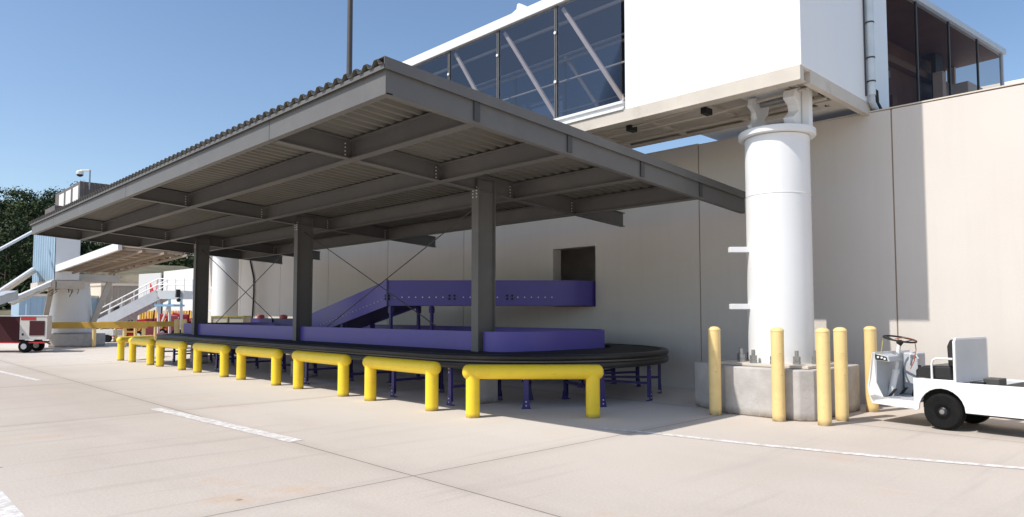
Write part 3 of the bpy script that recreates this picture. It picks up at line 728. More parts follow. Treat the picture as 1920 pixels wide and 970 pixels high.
for i, y in enumerate(mull):
    for x, s in ((TX0, 1), (TX1, -1)):
        if i > 0:
            m = MB(); m.box(min(x, x+s*0.07), max(x, x+s*0.07), y-0.03, y-0.008, 5.18, zgt); m.box(min(x, x+s*0.07), max(x, x+s*0.07), y+0.008, y+0.03, 5.18, zgt); m.build('mullion', steel, tn)
        if i < len(mull)-1:
            y2 = mull[i+1]; m = MB(); m.add([(x+s*0.02, y+0.03, 5.18), (x+s*0.02, y2-0.03, 5.18), (x+s*0.02, y2-0.03, zgt), (x+s*0.02, y+0.03, zgt)], [(0, 1, 2, 3)]); m.build('glass_pane', gl_dark if s == 1 else gl_back, tn)
            if s == 1 or i % 2:
                m = MB(); m.bar((x+s*0.12, y+0.06, 5.22), (x+s*0.12, y2-0.10, zgt-0.05), 0.06, 0.07); m.build('diagonal_brace', mat('taupe_brace', (0.62, 0.52, 0.44), 0.6), tn)
    if i < 6 and i > 0:
        for z in (5.9, 6.85):
            m = MB(); m.lathe([(0.03, -0.02), (0.03, 0.0)], (TX0, y, z), 10, 'x'); m.build('clip', white, tn)
m = MB(); m.box(TX0+0.10, TX1-0.10, ty0, ty1, zgt+0.02, zrt-0.02); m.build('roof', dark_in, tn)
m = MB(); m.box(TX0+0.11, TX1-0.11, ty0, ty1, 5.06, 5.14); m.build('floor', dark_in, tn)
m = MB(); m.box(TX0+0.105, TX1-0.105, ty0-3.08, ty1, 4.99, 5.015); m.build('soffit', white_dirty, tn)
for k in range(22):
    y = 4.6+1.3*k; m = MB(); m.box(TX0+0.18, TX1-0.18, y, y+0.07, 4.93, 4.985); m.build('floor_joist', white_dirty, tn)
for x in (TX0+0.3, TX1-0.3):
    m = MB(); m.tube([(x, ty0+0.1, 6.0), (x, ty1, 6.0)], 0.02, 8)
    m.tube([(x, ty0+0.1, 7.15), (x, ty1, 7.15)], 0.035, 8); m.build('handrail', mat('brushed_rail', (0.35, 0.32, 0.28), 0.5), tn)
# conduits under the walkway
m = MB(); m.tube([(10.1, 4.6, 4.90), (10.1, 6.0, 4.88), (10.12, 7.2, 4.83), (10.1, 9, 4.88), (10.1, 14, 4.88)], 0.016, 8)
m.tube([(10.45, 4.4, 4.90), (10.5, 6.0, 4.85), (10.5, 14, 4.88)], 0.022, 8)
m.tube([(11.0, 4.3, 4.86), (11.2, 6.0, 4.90), (11.2, 14, 4.88)], 0.03, 8); m.build('conduit', white_dirty, tn)
for y in (5.9, 7.4, 8.6):
    m = MB(); m.box(10.06, 10.26, y-0.05, y+0.05, 4.76, 4.86); m.build('conduit_clamp', black_m, tn)
# little white bracket on the roof edge
m = MB(); m.prism([(TX0-0.02, 10.05, zrt), (TX0-0.02, 9.55, zrt), (TX0-0.02, 9.60, zrt+0.05), (TX0-0.02, 9.78, zrt+0.16), (TX0-0.02, 9.84, zrt+0.16), (TX0-0.02, 9.86, zrt+0.06)], (0.06, 0, 0)); m.build('roof_lug', white, tn)

bx = thing('bridge_cabin', 'big plain white cabin of the passenger bridge above the round pillar', 'bridge cabin', (11.6, 5.7, 5))
BX0, BX1, BY0, BY1, BZ0, BZ1 = 9.70, 13.35, 4.13, 7.2, 5.02, 8.6
m = MB(); m.box(BX0, BX1, BY0, BY1, BZ0, BZ1); m.build('cabin_shell', white_panel, bx, bevel=0.012)
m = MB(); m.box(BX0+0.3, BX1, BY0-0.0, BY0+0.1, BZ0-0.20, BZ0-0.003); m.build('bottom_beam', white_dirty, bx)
m = MB(); m.tube([(12.25, BY0-0.075, 5.12), (12.25, BY0-0.075, BZ1)], 0.062, 16); m.build('downpipe', mat('downpipe_paint', (0.62, 0.68, 0.70), 0.45), bx)
for z in (5.35, 5.75, 6.35, 6.9, 7.5):
    m = MB(); m.lathe([(0.068, -0.012), (0.068, 0.012)], (12.25, BY0-0.075, z), 16, smooth=False); m.build('pipe_strap', steel_dk, bx)
m = MB(); m.box(12.16, 12.165, BY0-0.03, BY0-0.003, 5.1, BZ1); m.build('seam', steel_dk, bx)
m = MB(); m.tube([(12.25, BY0-0.07, 5.14), (12.25, BY0-0.06, 5.02), (12.45, BY0-0.05, 4.93), (12.8, BY0-0.03, 4.935)], 0.04, 12)
m.build('pipe_elbow', grey_lt, bx)
m = MB()
for o in (0.10, 0.17): m.tube([(12.30+o, BY0-0.09, 5.25), (12.33+o, BY0-0.09, 5.05), (12.55+o, BY0-0.08, 4.945+o*0.1), (12.95, BY0-0.06, 4.945+o*0.2)], 0.016, 8)
for k in range(4): m.tube([(10.9+0.1*k, BY0+0.25, 4.93), (11.4, BY0+0.2+0.05*k, 4.90-0.015*k), (12.0, BY0+0.05, 4.97)], 0.014, 6)
m.build('cable', black_m, bx)
m = MB(); m.box(11.2, 11.75, BY0+0.12, BY0+0.45, 4.86, 5.02); m.box(11.85, 12.1, BY0+0.05, BY0+0.3, 4.93, 5.05); m.build('junction_box', white_dirty, bx, bevel=0.01)

# right hand glazed link behind the wall
gk = thing('glazed_link', 'bronze glazed link corridor behind the wall top at the right', 'corridor', (13.5, 4.3, 0), rad(-6.6))
L = 6.25; ZG = 7.62
def gbox(name, m_, *b_, **k):
    q = MB(); q.box(*b_); return q.build(name, m_, gk, world=False, **k)
gbox('roof_edge', grey_lt, 0.02, L, -0.06, 0.08, ZG, ZG+0.13, bevel=0.005)
gbox('roof', brown_in, 0.02, L+0.1, 0.085, 1.5, ZG, ZG+0.08)
gbox('frame_post', grey_lt, -0.01, 0.055, -0.03, 0.06, 4.6, ZG)
gbox('floor', darkroom, 0.02, L, 0.085, 3.0, 4.6, 4.75)
gbox('back_panel', brown_in, 0.0, L, 1.25, 1.35, 6.05, ZG)
gbox('back_panel', beige_in, 0.0, L, 1.20, 1.35, 4.75, 6.04)
gbox('cornice', mat('brown_cornice', (0.22, 0.14, 0.10), 0.6), 0.0, L, 1.10, 1.245, 7.05, 7.20)
for x in (1.55, 3.1, 4.65):
    gbox('glazing_bar', steel_dk, x-0.02, x+0.02, -0.01, 0.03, 4.75, ZG)
for a, b_ in ((0.06, 1.53), (1.57, 3.08), (3.12, 4.63), (4.67, 6.1)):
    q = MB(); q.add([(a, 0.01, 4.75), (b_, 0.01, 4.75), (b_, 0.01, ZG), (a, 0.01, ZG)], [(0, 1, 2, 3)]); q.build('glass_pane', gl_brown, gk, world=False)
q = MB(); q.bar((1.25, 0.6, 6.35), (1.25, 0.6, ZG), 0.06, 0.06); q.bar((1.05, 0.6, 6.9), (1.05, 0.6, ZG), 0.04, 0.04); q.box(1.1, 1.5, 0.5, 0.7, 6.22, 6.36); q.build('ceiling_lamp_post', galv, gk, world=False)
gbox('inner_post', beige_in, 4.3, 4.5, 0.6, 0.8, 4.75, 7.0); gbox('inner_post', brown_in, 2.9, 3.15, 1.08, 1.19, 4.75, 6.3)
gbox('inner_post', dark_in, 4.75, 5.2, 0.9, 1.0, 4.75, ZG-0.01)
gbox('inner_box', offwhite, 5.2, 6.1, 0.4, 1.0, 4.75, 6.9, bevel=0.01)
gbox('end_panel', beige_in, L-0.08, L, 1.02, 1.19, 4.75, ZG-0.01)
gbox('end_post', grey_lt, 6.12, 6.18, -0.02, 0.05, 4.75, ZG)
rb = thing('roof_unit', 'small white box standing behind the wall top at the right edge', 'roof box', (20.6, 3.25, 4.56))
m = MB(); m.prism([(0, 0, 0), (2.6, 0, 0), (2.6, 0, 2.75), (0.3, 0, 2.75), (0, 0, 2.45)], (0, 1.6, 0)); m.build('unit_shell', offwhite, rb, world=False, bevel=0.03)
m = MB(); m.box(0.5, 2.3, -0.012, -0.002, 0.4, 1.6); m.build('unit_door', grey_lt, rb, world=False)

# ------------------------------------------------------------------ utility cart
ct = thing('utility_cart', 'small white flatbed utility cart with black seat parked beside the wall', 'cart', (10.30, 2.68, 0), rad(83))
# local x = forward (to the left in the photo), local y: left of travel = towards the camera (-X world); near side y = 0
Wd = 1.08
def cb(name, m_, *b_, **k):
    q = MB(); q.box(*b_); return q.build(name, m_, ct, world=False, **k)
# heading 97 deg: local +x -> (-.122,.993); local +y -> (-.993,-.122) (towards camera). body spans y in [-Wd, 0]
def sidepanel(y, th):
    q = MB(); pts = [(0.335, 0.225), (0.335, 0.65), (-0.155, 0.65), (-0.155, 0.625), (-2.6, 0.625), (-2.6, 0.25), (-0.245, 0.25)]
    arc = []
    for k in range(13): a = pi*k/12; arc.append((-0.0+0.275*cos(a+pi) if False else -0.275*cos(a), 0.25+0.285*sin(a)))
    poly = pts[:-1]+[(-0.275, 0.25)]+arc[1:-1]+[(0.275, 0.25), (0.30, 0.225)]
    q.prism([(x, y, z) for x, z in poly], (0, -th, 0)); return q
b0 = sidepanel(0.0, 0.03).build('body_side', white, ct, world=False, bevel=0.004)
sidepanel(-Wd+0.03, 0.03).build('body_side', white, ct, world=False)
cb('cargo_deck', grey_lt, -2.58, -0.17, -Wd+0.031, -0.031, 0.585, 0.605)
cb('deck_mat', black_m, -2.5, -0.65, -Wd+0.10, -0.08, 0.606, 0.622)
cb('seat_box', white, -0.14, 0.334, -Wd+0.031, -0.031, 0.56, 0.635)
for yy in (-0.27, -Wd+0.27): cb('wheel_well', black_m, -0.33, 0.33, yy-0.01, yy, 0.24, 0.558)
cb('seat_riser', white, 0.322, 0.334, -Wd+0.031, -0.031, 0.345, 0.559)
cb('floor_pan', grey_lt, 0.336, 0.86, -Wd+0.01, -0.012, 0.31, 0.34)
q = MB(); q.prism([(0.30, 0.0, 0.235), (0.88, 0.0, 0.262), (0.92, 0.0, 0.36), (0.84, 0, 0.385), (0.66, 0.0, 0.345), (0.336, 0.0, 0.345), (0.336, 0, 0.235)][::-1], (0, -0.012, 0)); q.build('sill_rail', white, ct, world=False)
q = MB(); q.prism([(0.30, -Wd, 0.235), (0.88, -Wd, 0.262), (0.92, -Wd, 0.36), (0.84, -Wd, 0.385), (0.66, -Wd, 0.345), (0.336, -Wd, 0.345), (0.336, -Wd, 0.235)][::-1], (0, 0.012, 0)); q.build('sill_rail', white, ct, world=False)
# front cowl: curved shell across the width with near side cheek
q = MB(); sec = [(0.87, 0.27), (0.925, 0.37), (0.945, 0.48), (0.92, 0.62), (0.87, 0.955), (0.83, 0.97), (0.83, 0.93), (0.875, 0.62), (0.905, 0.48), (0.885, 0.38), (0.83, 0.29)]
q.prism([(x, -0.0, z) for x, z in sec], (0, -Wd, 0)); q.build('front_cowl', white, ct, world=False, bevel=0.006)
q = MB(); q.prism([(0.92, 0, 0.48), (0.87, 0, 0.955), (0.83, 0, 0.97), (0.835, 0, 0.80), (0.82, 0, 0.55), (0.73, 0, 0.36), (0.66, 0, 0.345), (0.87, 0, 0.30)], (0, -0.012, 0)); q.build('cowl_cheek', white, ct, world=False)
q = MB(); q.prism([(0.87, -0.02, 0.95), (0.66, -0.02, 0.915), (0.64, -0.02, 0.84), (0.86, -0.02, 0.85)], (0, -0.42, 0)); q.build('dashboard', grey_lt, ct, world=False, bevel=0.01)
q = MB(); q.prism([(0.84, -0.016, 0.94), (0.68, -0.016, 0.91), (0.665, -0.016, 0.855), (0.82, -0.016, 0.86)], (0, -0.006, 0)); q.build('switch_panel', black_m, ct, world=False)
for x, z in ((0.79, 0.90), (0.74, 0.895), (0.70, 0.88)):
    q = MB(); q.lathe([(0.015, 0), (0.015, 0.010)], (x, -0.0158, z), 10, 'y'); q.build('gauge', bolt_m, ct, world=False)
cb('kick_plate', grey_lt, 0.815, 0.83, -Wd+0.02, -0.012, 0.34, 0.86)
cb('cowl_box', grey_lt, 0.60, 0.80, -Wd+0.04, -Wd+0.30, 0.34, 0.94, bevel=0.02)
q = MB(); q.tube([(0.70, -Wd+0.33, 0.80), (0.68, -Wd+0.35, 0.92), (0.62, -Wd+0.35, 0.95), (0.58, -Wd+0.33, 0.86)], 0.012, 8); q.build('grab_handle', white, ct, world=False)
# column and wheel
q = MB(); q.tube([(0.80, -0.36, 0.34), (0.715, -0.36, 0.70)], 0.042, 12); q.tube([(0.715, -0.36, 0.68), (0.66, -0.36, 1.08)], 0.027, 12); q.lathe([(0.048, 0), (0.048, 0.06)], (0.717, -0.36, 0.66), 12); q.build('steering_column', white, ct, world=False)
sw = MB(); cpt = Vector((0.65, -0.36, 1.145)); ax = Vector((-0.20, 0.04, 1)).normalized(); e1 = Vector((0, 1, 0)); e2 = ax.cross(e1).normalized(); e1 = e2.cross(ax)
rw = 0.205
sw.tube([cpt+(e1*cos(2*pi*k/28)+e2*sin(2*pi*k/28))*rw for k in range(28)], 0.013, 8, closed=True)
for k in range(3):
    a = 2*pi*k/3+0.5; sw.bar(cpt-ax*0.05, cpt+(e1*cos(a)+e2*sin(a))*rw, 0.03, 0.008)
sw.lathe([(0.012, -0.1), (0.045, -0.055), (0.045, -0.03), (0.02, -0.01)], cpt, 14)
sw.build('steering_wheel', black_m, ct, world=False)
q = MB(); q.tube([(0.83, -0.25, 1.13), (0.81, -0.16, 0.98), (0.79, -0.03, 0.90)], 0.006, 6); q.build('cable', crate_e, ct, world=False)
q = MB(); q.tube([(0.64, -0.2, 1.155), (0.52, -0.28, 1.17), (0.47, -0.40, 1.13), (0.44, -0.36, 1.0), (0.46, -0.34, 0.85), (0.52, -0.36, 0.74)], 0.006, 6); q.build('cable', orange_m, ct, world=False)
q = MB(); q.tube([(0.60, -0.62, 0.34), (0.55, -0.62, 0.60), (0.52, -0.62, 0.72), (0.51, -0.62, 0.78)], [0.03, 0.018, 0.014, 0.022], 8); q.build('lever', black_m, ct, world=False)
for yy in (-0.22, -0.55):
    q = MB(); q.bar((0.74, yy, 0.36), (0.66, yy, 0.46), 0.09, 0.012); q.build('pedal', black_m, ct, world=False)
# seat
q = MB(); q.prism([(0.325, -0.05, 0.655), (0.33, -0.05, 0.76), (0.22, -0.05, 0.815), (-0.10, -0.05, 0.83), (-0.12, -0.05, 0.655)], (0, -Wd+0.10, 0)); q.build('seat_cushion', vinyl, ct, world=False, bevel=0.03, seg=3)
q = MB(); q.prism([(-0.065, -0.07, 0.82), (-0.055, -0.07, 1.08), (-0.09, -0.07, 1.165), (-0.135, -0.07, 1.17), (-0.14, -0.07, 0.82)], (0, -Wd+0.14, 0)); q.build('seat_back', vinyl, ct, world=False, bevel=0.03, seg=3)
q = MB(); q.prism([(-0.145, 0.0, 0.61), (-0.15, 0.0, 1.165), (-0.15, -0.03, 1.19), (-0.17, -0.03, 1.19), (-0.175, -Wd+0.05, 1.19)][:0] or [(-0.15, 0.0, 0.61), (-0.15, 0.0, 1.14), (-0.15, -0.05, 1.19), (-0.15, -Wd+0.05, 1.19), (-0.15, -Wd, 1.14), (-0.15, -Wd, 0.61)], (-0.028, 0, 0)); q.build('head_board', white, ct, world=False, bevel=0.005)
q = MB(); q.add([(-0.179, -0.035, 0.625), (-0.179, -Wd+0.03, 0.625), (-0.179, -Wd+0.05, 1.16), (-0.179, -0.04, 1.165)], [(0, 1, 2, 3)]); q.build('head_board_back', grey_lt, ct, world=False)
for yy in (-0.02, -Wd+0.02):
    q = MB(); q.tube([(0.11, yy, 0.64), (0.11, yy, 0.84), (0.095, yy, 0.895), (0.05, yy, 0.92), (-0.14, yy, 0.92)], 0.014, 10); q.build('arm_rail', white, ct, world=False)
cb('hitch_block', steel_dk, -0.60, -0.42, -0.42, -0.18, 0.606, 0.69, bevel=0.01)
cb('deck_clip', black_m, -0.45, -0.3, -0.2, -0.1, 0.606, 0.64)
# wheels
def wheel(x, y, s):
    q = MB(); q.lathe([(0.10, -0.07), (0.16, -0.085), (0.205, -0.085), (0.228, -0.065), (0.236, -0.03), (0.236, 0.03), (0.228, 0.065), (0.205, 0.085), (0.16, 0.085), (0.10, 0.07)], (x, y, 0.236), 40, 'y')
    w = q.build('wheel', tyre_m, ct, world=False)
    q = MB(); q.lathe([(0.135, s*0.070), (0.13, s*0.078), (0.118, s*0.045), (0.06, s*0.035), (0.055, s*0.07), (0.03, s*0.085), (1e-6, s*0.085)], (x, y, 0.236), 24, 'y')
    q.build('hub', mat('dark_hub', (0.03, 0.03, 0.033), 0.4, metal=0.5), w, world=False)
    q = MB()
    q.lathe([(0.036, s*0.07), (0.03, s*0.095), (1e-6, s*0.098)], (x, y, 0.236), 12, 'y'); q.build('hub_star', mat('worn_hub_metal', (0.32, 0.31, 0.30), 0.4, metal=0.7), w, world=False)
for x in (0.0, -1.9):
    wheel(x, -0.10, 1); wheel(x, -Wd+0.10, -1)
    q = MB(); q.tube([(x, -0.12, 0.236), (x, -Wd+0.12, 0.236)], 0.03, 10); q.build('axle', black_m, ct, world=False)
cb('chassis', black_m, -2.4, 0.28, -Wd+0.25, -0.28, 0.20, 0.30)

# ------------------------------------------------------------------ things behind the carousel
for px_, d_, lb in ((419, 25.9, 'beige open luggage bin with ochre rim, left one of two behind the carousel'), (449, 25.7, 'beige open luggage bin with ochre rim, right one of two behind the carousel')):
    p = at(px_, 600, d_); b_ = thing('luggage_bin', lb, 'bin', (p.x, p.y, 0), rad(-134.1), 'beige luggage bins behind the carousel')
    m = MB(); w = 0.27; e = 0.36
    m.box(-e, e, -w, w, 0.35, 0.38)
    for a in ((-e, -e+0.03, -w, w), (e-0.03, e, -w, w), (-e+0.031, e-0.031, -w, -w+0.03), (-e+0.031, e-0.031, w-0.03, w)): m.box(*a, 0.381, 1.38)
    m.build('bin_body', crate_m, b_, world=False)
    m = MB()
    for a in ((-e-0.03, -e+0.04, -w-0.025, w+0.025), (e-0.04, e+0.03, -w-0.025, w+0.025), (-e+0.041, e-0.041, -w-0.025, -w+0.04), (-e+0.041, e-0.041, w-0.04, w+0.025)): m.box(*a, 1.382, 1.42)
    for sx in (-1, 1):
        for sy in (-1, 1): m.box(sx*(e+0.015)-0.014, sx*(e+0.015)+0.014, sy*(w+0.014)-0.012, sy*(w+0.014)+0.012, 0.36, 1.381)
    m.build('bin_rim', crate_e, b_, world=False)
    for sx in (-1, 1):
        for sy in (-1, 1):
            m = MB(); m.lathe([(0.05, -0.04), (0.15, -0.05), (0.16, 0), (0.15, 0.05), (0.05, 0.04)], (sx*0.25, sy*0.18, 0.16), 16, 'x'); m.build('wheel', tyre_m, b_, world=False)
            m = MB(); m.box(sx*0.25-0.03, sx*0.25+0.03, sy*0.18-0.03, sy*0.18+0.03, 0.16, 0.35); m.build('caster', galv, b_, world=False)
for i, (x, y, lb) in enumerate(((11.3, 23.75, 'purple low baggage dolly box behind the carousel, with a red beacon, the left one'), (11.3, 22.0, 'purple low baggage dolly box behind the carousel, with a red beacon, the right one'))):
    b_ = thing('baggage_dolly', lb, 'dolly', (x, y, 0), 0, 'purple baggage dollies behind the carousel')
    m = MB()
    for a in ((-0.5, -0.47, -0.8, 0.8), (0.47, 0.5, -0.8, 0.8), (-0.469, 0.469, -0.8, -0.77), (-0.469, 0.469, 0.77, 0.8)): m.box(*a, 0.9, 1.33)
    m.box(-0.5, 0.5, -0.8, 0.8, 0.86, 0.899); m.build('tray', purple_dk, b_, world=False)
    m = MB()
    for sx in (-0.45, 0.45):
        for sy in (-0.7, 0.7): m.box(sx-0.03, sx+0.03, sy-0.03, sy+0.03, 0, 0.859)
    m.build('stand', purple_dk, b_, world=False)
    m = MB(); m.lathe([(0.10, 1.331), (0.13, 1.36), (0.13, 1.42), (0.09, 1.46), (1e-6, 1.47)], (-0.40, 0.3, 0), 14); m.box(-0.5, -0.3, 0.2, 0.5, 1.331, 1.34); m.build('beacon', mat('red_beacon', (0.75, 0.16, 0.13), 0.4), b_, world=False)

# ------------------------------------------------------------------ tall lamp mast
lp = thing('lamp_mast', 'tall thin dark mast rising behind the canopy into the sky', 'mast', tuple(at(656, 60, 26))[:2]+(4.56,))
m = MB(); m.tube([(0, 0, 0), (0, 0, 5), (0, 0, 9.5), (0, 0, 12)], [0.12, 0.11, 0.098, 0.09], 16); m.build('shaft', mat('dark_mast_paint', (0.075, 0.06, 0.05), 0.5), lp, world=False)
m = MB(); m.box(-0.2, 0.2, -0.2, 0.2, 0, 0.03); m.box(-0.6, 0.6, -0.05, 0.05, 12, 12.1); m.box(-0.7, -0.3, -0.2, 0.2, 12.1, 12.25); m.box(0.3, 0.7, -0.2, 0.2, 12.1, 12.25); m.build('lamp_head', steel_dk, lp, world=False)

# ------------------------------------------------------------------ far passenger bridge at the left
rt_ = thing('boarding_bridge', 'far white boarding bridge with ribbed blue cabin on a round column', 'boarding bridge', (7.6, 36.3, 0))
def ribbed(m, p, q, z0, z1, step, dep, nrm):
    """vertical ribbed sheet from p to q"""
    P = Vector(p); Q = Vector(q); d = (Q-P); L_ = d.length; d.normalize(); n_ = Vector(nrm); s = 0; pts = []
    while s < L_:
        for o, h in ((0, 0), (0.55, 0), (0.65, dep), (0.9, dep)):
            ss = min(s+o*step, L_); pts.append(P+d*ss+n_*h)
        s += step
    pts.append(Q)
    vs = [(v.x, v.y, z) for v in pts for z in (z0, z1)]; m.add(vs, [(2*i, 2*i+1, 2*i+3, 2*i+2) for i in range(len(pts)-1)])
# cabin (lower)
m = MB(); m.box(7.03, 7.98, 36.5, 41, 3.0, 5.7); m.build('cabin', white_panel, rt_)
m = MB(); ribbed(m, (7.0, 36.5, 0), (7.0, 41, 0), 3.0, 5.7, 0.5, -0.05, (1, 0, 0)); m.build('ribbed_side', blue_ribbed, rt_)
m = MB(); m.box(6.9, 7.05, 36.4, 41, 2.62, 2.98); m.box(7.1, 8.2, 36.42, 41, 2.62, 2.98); m.build('cabin_base_frame', white_dirty, rt_)
m = MB(); m.box(7.9, 9.6, 36.6, 41.5, 6.0, 7.55); m.build('upper_housing', brown_sheet, rt_)
m = MB(); ribbed(m, (7.9, 36.59, 0), (9.6, 36.59, 0), 6.0, 7.56, 0.22, -0.03, (0, 1, 0)); m.build('ribbed_side', brown_sheet, rt_)
for a in (36.8, 38.2, 39.6): 
    m = MB(); m.box(7.88, 7.898, a, a+1.0, 6.2, 7.4); m.build('side_panel', offwhite, rt_)
m = MB(); m.box(6.95, 7.7, 36.6, 38.6, 5.72, 6.35); m.build('side_housing', brown_sheet, rt_)
# column under it
cx_, cy_ = 8.0, 38.0
m = MB(); m.lathe([(0.95, 0.62), (0.93, 0.9), (0.74, 3.0)], (cx_, cy_, 0), 28); m.build('column', white_panel, rt_)
m = MB(); m.lathe([(0.5, 0.4), (0.9, 0.45), (0.9, 0.6), (0.5, 0.62)], (cx_, cy_, 0), 20); m.build('base_flange', white, rt_)
for sx in (-1, 1):
    m = MB(); m.bar((cx_+sx*1.15, cy_-0.6, 0.95), (cx_+sx*0.85, cy_-0.6, 3.1), 0.16, 0.2) if sx < 0 else m.bar((cx_+0.75, cy_-0.6, 0.95), (cx_+1.45, cy_-0.6, 3.0), 0.2, 0.22); m.build('strut', white_dirty, rt_)
m = MB(); m.box(cx_-0.8, cx_+1.8, cy_-0.9, cy_+0.9, 3.0, 3.32); m.build('cross_beam', white_dirty, rt_)
m = MB(); m.prism([(6.98, 37.1, 0), (8.25, 35.9, 0), (9.3, 37.2, 0), (8.0, 38.9, 0)], (0, 0, 0.58)); m.build('footing', conc_blk, rt_, bevel=0.03)
# link tunnel from the cabin towards the terminal (underside with ribs)
A = at(103, 506, 31.5); Bq = at(228, 461, 27.5); Cq = at(352, 472, 27.0); Dq = at(205, 508, 31.0)
m = MB(); up_ = Vector((0, 0, 0.1)); m.add([A, Bq, Cq, Dq], [(0, 1, 2, 3)]); m.add([A+up_, Bq+up_, Cq+up_, Dq+up_], [(0, 1, 2, 3)]); m.build('tunnel_floor', white_dirty, rt_)
m = MB(); u2 = Vector((0, 0, 0.20)); off = Vector((-0.06, -0.02, -0.02)); m.bar(A+off, Bq+off, 0.16, 0.30); m.build('tunnel_edge', white, rt_)
m = MB()
for k in range(10):
    f_ = (k+0.5)/10; p = A.lerp(Bq, f_)-Vector((0, 0, 0.06)); q_ = Dq.lerp(Cq, f_)-Vector((0, 0, 0.06)); m.bar(p, q_, 0.10, 0.10)
for f_ in (0.0, 0.33, 0.66, 1.0):
    m.bar(A.lerp(Dq, f_)-Vector((0, 0, 0.14)), Bq.lerp(Cq, f_)-Vector((0, 0, 0.14)), 0.08, 0.08)
m.build('tunnel_joist', mat('joist_brown', (0.30, 0.23, 0.17), 0.7), rt_)
# telescoping arm going off left
P1 = at(62, 434, 31.5); P2 = at(-45, 492, 27); P3 = at(62, 504, 31.5); P4 = at(-45, 575, 27)
bk = Vector((0.6, 2.4, 0))
m = MB(); m.bar(P1, P2, 0.09, 0.10); m.bar(P3, P4, 0.10, 0.10); m.build('arm_chord', white, rt_)
m = MB(); m.add([P3+Vector((0, 0, 0.02)), P4+Vector((0, 0, 0.02)), P4+bk, P3+bk], [(0, 1, 2, 3)]); m.build('arm_floor', white_dirty, rt_)
Q1 = at(102, 528, 31.3); Q2 = at(18, 565, 28.4); m = MB(); m.bar(Q1, Q2, 0.14, 0.18); m.build('lower_arm', white, rt_)
m = MB(); m.add([Q1-Vector((0, 0, 0.14)), Q2-Vector((0, 0, 0.14)), Q2+bk*0.6-Vector((0, 0, 0.14)), Q1+bk*0.6-Vector((0, 0, 0.14))], [(0, 1, 2, 3)]); m.build('lower_arm_floor', white_dirty, rt_)
Q3 = at(-40, 572, 26); m = MB(); m.bar(at(22, 553, 28.4), Q3, 0.5, 0.35); m.build('arm_head', grey_lt, rt_, bevel=0.03)
m = MB()
random.seed(3)
for k in range(12):
    p = Vector((7.0+0.08*k, 36.9, 2.9)); q_ = p+Vector((random.uniform(-.3, .3), 0.1, -random.uniform(.2, .7)))
    m.tube([p, (p+q_)/2+Vector((0.12, 0, -0.1)), q_], 0.014, 5)
m.build('cable_bundle', black_m, rt_)

# camera mast
cm = thing('security_camera', 'white dome security camera on a thin post above the far bridge', 'security camera', tuple(at(168, 344, 32)))
m = MB(); m.tube([(0, 0, -0.3), (0, 0, 0.62)], 0.035, 8); hd = at(150, 322, 32)-at(168, 344, 32)
m.tube([(0, 0, 0.60), (hd.x, hd.y, 0.60)], 0.03, 8); m.build('post', galv, cm, world=False)
m = MB(); m.lathe([(1e-6, -0.22), (0.10, -0.18), (0.15, -0.08), (0.15, 0.02), (0.10, 0.07), (1e-6, 0.08)], (hd.x, hd.y, 0.52), 16); m.build('dome', white, cm, world=False)
m = MB(); m.lathe([(1e-6, -0.225), (0.105, -0.185), (0.152, -0.12)], (hd.x, hd.y, 0.52), 16); m.build('dome_window', black_m, cm, world=False)

# ------------------------------------------------------------------ red ground power cart
gc = thing('ground_power_unit', 'dark red ground power unit on small wheels with pale grille end at left', 'power unit', tuple(at(35, 660, 27))[:2]+(0,), 0)
dirr = rt  # screen-parallel box
def lb(m, u0, u1, v0, v1, z0, z1):
    R_ = Vector((rt.x, rt.y, 0)); Fh = Vector((cos(AZ), sin(AZ), 0)); f2 = (Fh*0.9+R_*-0.45).normalized()
    T = lambda u, v, z: R_*u+f2*v+Vector((0, 0, z))
    m.hexa([T(u0, v0, z0), T(u1, v0, z0), T(u1, v1, z0), T(u0, v1, z0)], [T(u0, v0, z1), T(u1, v0, z1), T(u1, v1, z1), T(u0, v1, z1)])
    return m
lb(MB(), -2.2, 0.0, 0, 1.3, 0.42, 1.38).build('engine_housing', red_dk, gc, world=False, bevel=0.02)
lb(MB(), 0.002, 1.06, 0, 1.3, 0.50, 1.40).build('control_end', mat('pale_unit_paint', (0.55, 0.52, 0.48), 0.5), gc, world=False, bevel=0.015)
lb(MB(), 0.38, 0.96, -0.02, -0.002, 0.66, 1.22).build('grille', red_dk, gc, world=False)
lb(MB(), 0.04, 0.62, -0.012, -0.001, 1.25, 1.375).build('red_stripe', red_m, gc, world=False)
lb(MB(), -2.2, 1.0, 0.0, 1.3, 0.36, 0.415).build('chassis', red_m, gc, world=False)
lb(MB(), -2.25, 1.08, -0.03, 1.33, 1.402, 1.43).build('lid', white, gc, world=False)
lb(MB(), 0.09, 0.16, -0.02, -0.002, 0.66, 0.74).build('outlet', black_m, gc, world=False)
m = MB(); R_ = Vector((rt.x, rt.y, 0)); m.bar(R_*0.95+Vector((0, 0, 0.45)), R_*1.2+Vector((0, 0, 0.33)), 0.05, 0.04); m.build('tow_bar', black_m, gc, world=False)
for u, v in ((0.2, 0.08), (-0.05, 1.15), (-1.7, 0.08)):
    Fh = Vector((cos(AZ), sin(AZ), 0)); c0 = R_*u+Fh*v
    m = MB(); ang = [2*pi*k/24 for k in range(24)]
    for r1, d1 in ((0.23, 0.0),):
        m.tube([c0-Fh*0.09+Vector((0, 0, 0.24)), c0-Fh*0.075+Vector((0, 0, 0.24)), c0+Fh*0.075+Vector((0, 0, 0.24)), c0+Fh*0.09+Vector((0, 0, 0.24))], [0.19, 0.235, 0.235, 0.19], 24)
    w = m.build('wheel', tyre_m, gc, world=False)
    m = MB(); m.tube([c0-Fh*0.12+Vector((0, 0, 0.24)), c0-Fh*0.09+Vector((0, 0, 0.24))], 0.11, 16); m.build('rim', offwhite, w, world=False)

